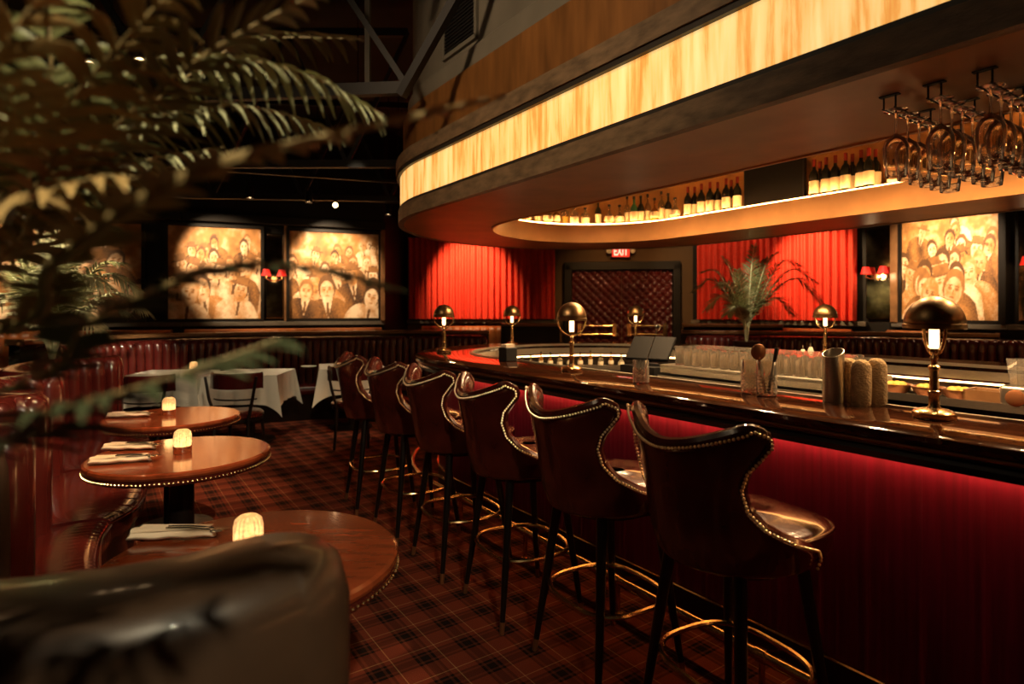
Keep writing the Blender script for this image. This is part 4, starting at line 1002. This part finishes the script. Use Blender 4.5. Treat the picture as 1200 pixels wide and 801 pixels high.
# ================================================================ BAR STATION AND TUMBLERS
st_ = thing('bar_station', 'stainless steel bar station inside the oval, crowded with tumblers', 'bar station', W3(3.78, 2.42, 0), ANG)
MB().box((0, 0, 1.015), (.60, 1.36, .03)).build('steel_top', M['steel'], st_, bevel=.004)
MB().box((-.29, 0, .995), (.02, 1.36, .055)).build('top_lip', M['chrome'], st_, bevel=.003)
MB().box((.03, 0, .48), (.50, 1.30, .94)).build('cabinet', M['black'], st_, bevel=.005)
for z, nm in ((.90, 'speed_rail'),):
    MB().box((-.31, 0, z), (.10, 1.30, .012)).box((-.355, 0, z+.03), (.008, 1.30, .05)).build(nm, M['steel'], st_)
for i in range(3):
    d = MB().box((-.225, -.42+.42*i, .62), (.015, .38, .42)).build('cabinet_door', M['blackgloss'], st_, bevel=.004)
    MB().tube([(-.25, -.50+.42*i, .80), (-.25, -.34+.42*i, .80)], .008, 8).build('door_handle', M['chrome'], d)
def make_tumbler():
    return MB().lathe([(0, 0), (.026, 0), (.029, .004), (.033, .135), (.0335, .1355), (.0325, .135), (.0285, .012), (0, .010)], 16).build('tumbler', M['glass'], auto=60)
tu0 = make_tumbler(); c_ = 0
for a in range(5):
    for b in range(16):
        if a == 4 and b in (0, 1, 2, 3): continue
        o = tu0 if c_ == 0 else tu0.copy()
        if c_: COL.objects.link(o)
        c_ += 1
        o.location = W3(3.545+.076*a, 1.80+.078*b, 1.0305); tag(o, 'clear empty tumbler standing in the dense block on the steel bar station', 'glass', 'tumblers on the bar station')
# point of sale screen
ps = thing('till_screen', 'tilted black till screen seen from behind, left of the tumblers', 'screen', W3(3.62, 3.33, 1.0), ANG+R(20))
MB().box((0, 0, .012), (.18, .22, .024)).build('stand_foot', M['black'], ps, bevel=.004)
MB().tube([(0, 0, .02), (.03, 0, .10)], .02, 10).build('stand_neck', M['black'], ps)
MB().box((0, 0, 0), (.03, .36, .26), mtx=Matrix.Translation((.02, 0, .13)) @ Matrix.Rotation(R(48), 4, 'Y')).build('screen_body', M['screen'], ps, bevel=.008)
MB().box((0, 0, .5), (.3, .36, .995)).build('till_cabinet', M['black'], None, loc=W3(3.62, 3.33, .0), rz=ANG); o = bpy.context.scene.objects['till_cabinet']; tag(o, 'black cabinet under the tilted till screen', 'cabinet')
# items on the bar
def cutglass(label, p, r=.037, h=.150):
    rows = []; sg = 56; nz = 26
    rows.append([(r*.9*math.cos(2*PI*k/sg), r*.9*math.sin(2*PI*k/sg), 0) for k in range(sg)])
    for q in range(nz+1):
        z = .006+(h*.62-.006)*q/nz
        rows.append([((r+.0026*abs(math.sin(PI*(k/4+q/4)))*abs(math.sin(PI*(k/4-q/4))))*math.cos(2*PI*k/sg), (r+.0026*abs(math.sin(PI*(k/4+q/4)))*abs(math.sin(PI*(k/4-q/4))))*math.sin(2*PI*k/sg), z) for k in range(sg)])
    for rr, z in ((r*.985, h*.66), (r, h), (r*.93, h), (r*.92, .016)): rows.append([(rr*math.cos(2*PI*k/sg), rr*math.sin(2*PI*k/sg), z) for k in range(sg)])
    g = MB().grid(rows, closev=True); g.f.append(tuple(range(sg))[::-1]); g.f.append(tuple((len(rows)-1)*sg+k for k in range(sg)))
    o = g.build('mixing_glass', M['frost'], loc=p, auto=25); return tag(o, label, 'glass', 'mixing glasses on the bar')
BT = 1.0675
def onbar(px, Z, dz=0): return ((px-600)/FPX*Z, Z, BT+dz)
cutglass('cut crystal mixing glass on the bar, left of the pair beside the steel cylinder', onbar(879, 2.66))
cutglass('cut crystal mixing glass holding strainers, right of the pair beside the steel cylinder', onbar(898.5, 2.585), .040)
cutglass('small mixing glass with a long bar spoon, behind the second stool', onbar(751, 3.05), .040, .118)
def tool(label, px, Z, kind, tilt=(0, 0), z0=.012):
    t = thing(kind, label, 'bar tool', onbar(px, Z, z0)); t.rotation_euler = (R(tilt[0]), R(tilt[1]), 0); return t
t = tool('julep strainer with round bowl standing in the right cut glass', 897, 2.585, 'julep_strainer', (6, -12)); MB().box((0, 0, .09), (.012, .003, .18)).build('handle', M['chrome'], t)
MB().ball((0, 0, .185), .033, (1, .3, 1.1), 16, 10).build('strainer_bowl', M['copper'], t)
t = tool('dark handled muddler leaning in the right cut glass', 900, 2.585, 'muddler', (3, 10)); MB().tube([(0, 0, 0), (0, 0, .12), (0, 0, .20)], [.007, .007, .010], 8).build('handle', M['legs'], t)
t = tool('long steel bar spoon standing in the small mixing glass', 750, 3.05, 'bar_spoon', (3, 18)); MB().tube([(0, 0, 0), (0, 0, .27)], .0022, 6).build('handle', M['chrome'], t)
MB().ball((0, 0, .285), .014, (1, .4, 1.4), 10, 6).build('spoon_bowl', M['chrome'], t)
# slanted steel cylinder
rows = []; sg = 28
p = onbar(976.5, 2.43)
for rr, hz in ((.040, 0), (.040, 1), (.037, 1), (.037, .02)):
    rows.append([(rr*math.cos(2*PI*k/sg), rr*math.sin(2*PI*k/sg), hz if hz == 0 else hz*(.20+.018*math.cos(2*PI*k/sg-.6)/1) if hz == 1 else .01) for k in range(sg)])
g = MB().grid(rows, closev=True); g.f.append(tuple(range(sg))[::-1]); g.f.append(tuple(3*sg+k for k in range(sg)))
tag(g.build('steel_canister', M['steel'], loc=p), 'tall brushed steel canister with slanted rim on the bar', 'canister')
for i, (px, Z, h, lb) in enumerate(((1009, 2.33, .178, 'front rolled fluffy cream towel beside the steel canister'), (1027, 2.34, .182, 'right rolled fluffy cream towel on the bar'), (994, 2.43, .176, 'rolled fluffy cream towel half behind the steel canister'))):
    rows = []; sg = 26
    for rr, z in ((.033, 0), (.036, .01), (.037, .06), (.036, h-.03), (.030, h-.012), (.016, h), (.003, h+.002)):
        rows.append([(rr*(1+.03*math.sin(5*k+i))*math.cos(2*PI*k/sg), rr*math.sin(2*PI*k/sg), z) for k in range(sg)])
    g = MB().grid(rows, closev=True); g.f.append(tuple(range(sg))[::-1]); g.f.append(tuple(6*sg+k for k in range(sg)))
    tag(g.build('rolled_towel', M['towel'], loc=onbar(px, Z)), lb, 'towel', 'rolled towels on the bar')
# black caddy near far end
cdy = thing('napkin_caddy', 'small black bar caddy on the counter before the farther lamp', 'caddy', (-.03, 4.36, BT), ANG)
MB().box((0, 0, .05), (.10, .10, .10)).build('caddy_body', M['black'], cdy, bevel=.006); MB().box((.0, 0, .112), (.075, .07, .022)).build('napkin_stack', M['napkin'], cdy)
# glass ledge rail on the far half and things on the inner shelf
ZS = .855
def inner(px, Ro, z=ZS): p = oval_hit(px, Ro); return (p[0], p[1], z)
for i, px in enumerate((612, 622, 634, 645, 656, 668, 680, 692, 704, 716, 728)):
    o = dup(protos[[1, 2, 0, 5, 1, 2, 5, 0, 1, 5, 2][i]]); o.location = inner(px, 1.0+.05*(i % 2), .842); o.scale = (.62, .62, .62)
    o['label'] = 'small mixer bottle under the far counter, %s from the left' % order[i]; o['group'] = 'mixer bottles on the inner shelf'; o['category'] = 'bottle'
for i, (px, lb) in enumerate(((1088, 'brown stoneware bowl on the inner shelf just behind the near lamp stem'), (1124, 'second brown stoneware bowl on the inner shelf, nearer the wooden box'), (1050, 'brown stoneware bowl on the inner shelf left of the near lamp stem'))):
    g = MB().lathe([(0, 0), (.05, 0), (.085, .035), (.10, .075), (.094, .075), (.078, .035), (.045, .008), (0, .008)], 24)
    tag(g.build('bowl', M['copper'], loc=inner(px, .99, .842)), lb, 'bowl', 'bowls on the inner shelf')
    c = inner(px, .99, .842)
    for k in range(5):
        a = k*1.26+i; tag(MB().ball((0, 0, 0), .03, (1.15, .9, .9), 12, 8).build('lemon', M['garnish'], loc=(c[0]+.035*math.cos(a), c[1]+.035*math.sin(a), .842+.066), rz=a), ['yellow citrus fruit heaped in the bowl just behind the near lamp stem', 'yellow citrus fruit heaped in the bowl beside the wooden box', 'yellow citrus fruit heaped in the bowl left of the near lamp'][i], 'fruit', 'citrus fruit in the bowls')
bx_ = thing('wooden_box', 'open wooden garnish box on the inner shelf at right', 'box', inner(1160, .95, .842), ANG)
MB().box((0, 0, .006), (.20, .22, .012)).box((-.095, 0, .05), (.01, .22, .09)).box((.095, 0, .05), (.01, .22, .09)).box((0, .105, .05), (.2, .01, .09)).box((0, -.105, .05), (.2, .01, .09)).build('box_walls', M['ledgewood'], bx_)
MB().box((0, 0, .05), (.17, .19, .05)).build('folded_napkins', M['napkin'], bx_)
jg = thing('blender_jug', 'square clear jug with a round dial at the right edge of the inner shelf', 'jug', inner(1196, .93, .842), ANG)
MB().box((0, 0, .07), (.17, .17, .14)).build('motor_base', M['steel'], jg, bevel=.02); MB().lathe([(0, 0), (.045, 0), (.05, .01), (.03, .02), (0, .02)], 20, mtx=Matrix.Translation((-.085, 0, .07)) @ Matrix.Rotation(R(-90), 4, 'Y')).build('dial', M['copper'], jg)
MB().lathe([(.05, .14), (.072, .30), (.068, .30), (.047, .15)], 4, closed=True).build('jug_body', M['glass'], jg, smooth=False)
for i, px in enumerate((1042, 1056, 1072, 1088)):
    tag(MB().tube([(-.10, 0, .03), (-.03, 0, .035), (.03, 0, .036), (.10, 0, .03)], [.022, .03, .03, .020], 12).build('folded_cloth', M['napkin'], loc=inner(px, 1.10, .842), rz=ANG+R(90+5*i)), 'rolled cream bar cloth on the inner shelf, %s from the left' % order[i], 'cloth', 'bar cloths on the inner shelf')
for i, (px, h) in enumerate(((941, .17), (950, .19))):
    z0 = 1.0305; pos = (px-600)/FPX
    Z = 3.90/(CA*pos+SA)
    t = thing('pour_bottle', ['slim white pour bottle standing among the tumblers, left one', 'slim white pour bottle standing among the tumblers, right one'][i], 'bottle', (pos*Z, Z, z0))
    MB().lathe([(0, 0), (.018, 0), (.019, h*.7), (.010, h*.85), (.0, h*.85)], 14).build('bottle_body', M['white'], t); MB().tube([(0, 0, h*.84), (0, 0, h)], .005, 6).build('pour_spout', M['chrome'], t)

# ================================================================ PALMS
def frond(name, pts, ll, m, parent, n=34, width=.012, droop=.35, stemr=.004, start=.18, ang=55, seed=0, stem='stem'):
    g = random.Random(seed); P = catmull([tuple(p) for p in pts], .01); N_ = len(P); c = Vector(parent.location)
    mb = MB(); up0 = Vector((0, 0, 1)); tot = N_
    for side in (-1, 1):
        for k in range(n):
            f = start+(1-start)*(k+g.uniform(0, .5))/n; i = min(N_-2, int(f*(N_-1))); p = P[i]; t = (P[min(i+1, N_-1)]-P[max(i-1, 0)]).normalized()
            q = t.cross(up0); q = q.normalized() if q.length > .1 else Vector((1, 0, 0)); u = q.cross(t).normalized()
            prof = math.sin(PI*min(1, .12+.88*(f-start)/(1-start))**.8)**.6; L = ll*(.25+.75*prof)*g.uniform(.85, 1.1)
            a = R(ang*(1-.35*(f-start))); d = (t*math.cos(a)+q*side*math.sin(a)+u*(.15+g.uniform(-.12, .12))).normalized()
            w = t*math.sin(a)-q*side*math.cos(a); w = w.normalized(); rows = []
            for j in range(6):
                e = j/5; cen = p+d*L*e+Vector((0, 0, -droop*L*e*e)); wd_ = width*(math.sin(PI*min(.97, .18+.82*e)))*.5+.0004
                rows.append([cen-w*wd_-c, cen+u*wd_*-.5-c, cen+w*wd_-c])
            mb.grid([[tuple(v) for v in r] for r in rows])
    fo = mb.build(name, M[m], parent, auto=180)
    st = P[::3]; MB().tube([p-c for p in st], [stemr*(1.3-1.1*i/len(st)) for i in range(len(st))], 6).build('midrib', M[stem], fo)
    return fo
def planter(t, r, h, z=0):
    MB().lathe([(0, 0), (r*.72, 0), (r*.8, .02), (r, h-.04), (r*1.04, h-.03), (r*1.04, h), (r*.94, h), (r*.92, h-.05), (0, h-.05)], 32).build('planter', M['pot'], t)
# foreground palm (very close, out of focus)
fp = thing('potted_palm', 'large blurred palm whose fronds arch across the upper left foreground', 'plant', (-1.12, .30, 0))
planter(fp, .20, .42)
crown = Vector((-1.10, .32, 1.30))
MB().tube([Vector((0, 0, .36)), Vector((.01, .01, .8)), crown-Vector(fp.location)], [.05, .04, .035], 12).build('trunk', M['stem'], fp)
FF = [
 ([(-40, 320, .80), (90, 190, .72), (230, 70, .66), (400, -25, .70)], .12, 'leaf', 34, .013, .3),
 ([(-30, 290, .95), (90, 178, .95), (200, 133, .92), (300, 126, .95), (405, 158, 1.05)], .085, 'leafpale', 40, .012, .9),
 ([(-60, 400, .55), (60, 310, .46), (150, 243, .42), (250, 192, .42), (350, 168, .45), (590, 112, .56)], .045, 'leafbrown', 44, .014, .25),
 ([(-50, 250, .85), (70, 226, .85), (150, 192, .9), (262, 172, .95)], .09, 'leafpale', 34, .012, .7),
 ([(-60, 470, .55), (110, 372, .50), (260, 312, .50), (360, 312, .52), (470, 338, .56)], .050, 'leafdark', 46, .012, .3),
 ([(-80, 530, .50), (60, 482, .44), (190, 445, .44), (340, 392, .50)], .090, 'leafdark', 34, .013, .4),
 ([(-70, 200, .60), (0, 60, .50), (90, -60, .50)], .10, 'leafbrown', 26, .013, .3),
 ([(-40, 260, .70), (80, 120, .62), (170, 20, .60), (260, -70, .62)], .12, 'leafbrown', 32, .013, .5),
 ([(-60, 330, .75), (40, 180, .70), (60, 60, .66), (40, -60, .66)], .12, 'leaf', 30, .013, .4),
 ([(20, 250, 1.0), (180, 120, 1.0), (290, 50, 1.05), (420, 45, 1.15)], .14, 'leaf', 34, .013, .5),
 ([(-40, 150, .80), (100, 92, .80), (220, 66, .85), (350, 84, .95), (450, 135, 1.0)], .10, 'leafpale', 38, .013, .8),
 ([(-60, 260, .60), (50, 225, .55), (130, 205, .55), (190, 215, .56)], .06, 'leafbrown', 26, .012, .8),
]
for i, (pp, ll, m_, n_, w_, dr_) in enumerate(FF):
    pts = [crown]+[V3(*q) for q in pp]; frond('frond', pts, ll, m_, fp, n_, w_, dr_, .009 if i == 2 else .0045, .58 if i in (4, 8) else .44, 58, i)
# palm behind the near booths
mp = thing('potted_palm', 'pale green palm lit up behind the booths at far left', 'plant', (-4.12, 5.35, 0))
planter(mp, .17, .98)
g_ = random.Random(5); b0 = Vector((-4.12, 5.35, .96))
for i, (px, py, dz) in enumerate(((10, 275, .2), (45, 250, 0), (75, 244, -.1), (110, 262, .1), (145, 290, 0), (168, 318, -.2), (150, 352, .2), (172, 345, .1), (-20, 300, 0), (-30, 350, .2), (60, 268, .3), (95, 285, -.3), (25, 300, -.3), (62, 300, -.45), (120, 372, -.3), (5, 375, -.2), (90, 330, -.5), (40, 335, -.5), (130, 315, -.4))):
    tip = V3(px, py, 5.35+dz); hx = abs(tip.x-b0.x); tip = tip-Vector((0, 0, .2*hx)); m1 = b0.lerp(tip, .6)+Vector((0, dz*.2, .08+.35*hx)); k1 = b0+Vector(((tip.x-b0.x)*.12, 0, .30))
    frond('frond', [b0, k1, m1, tip], .25, 'leafpale' if i % 4 else 'leaf', mp, 30, .022, .5, .009, .28, 50, 50+i, 'stempale')
# palm near the right curtain
rp = thing('potted_palm', 'dark green palm in a tall planter before the right red curtain', 'plant', (3.04, 7.75, 0))
planter(rp, .16, 1.04)
b0 = Vector((3.04, 7.75, 1.02))
for i, (px, py, dz, m_) in enumerate(((812, 338, -.1, 'leaf'), (822, 318, .1, 'leaf'), (846, 304, 0, 'leaf'), (884, 292, .2, 'leaf'), (912, 296, .1, 'leaf'), (938, 308, .1, 'leaf'), (958, 326, -.1, 'leaf'), (966, 350, .1, 'leaf'), (930, 368, 0, 'leaf'), (896, 306, .3, 'leaf'), (828, 362, -.2, 'leafpale'), (840, 336, -.25, 'leafpale'), (852, 372, -.3, 'leafpale'), (864, 322, -.15, 'leafpale'))):  # lower left fronds take the paler copy, light painted into their colour
    tip = V3(px, py, 7.75+dz); hx = abs(tip.x-b0.x); tip = tip+Vector((0, 0, .10-.18*hx)); m1 = b0.lerp(tip, .6)+Vector((0, 0, .10+.42*hx)); k1 = b0+Vector(((tip.x-b0.x)*.10, 0, .26+.1*hx))
    frond('frond', [b0, k1, m1, tip], .23, m_, rp, 30, .017, .35, .010, .28, 48, 90+i, 'stempale')
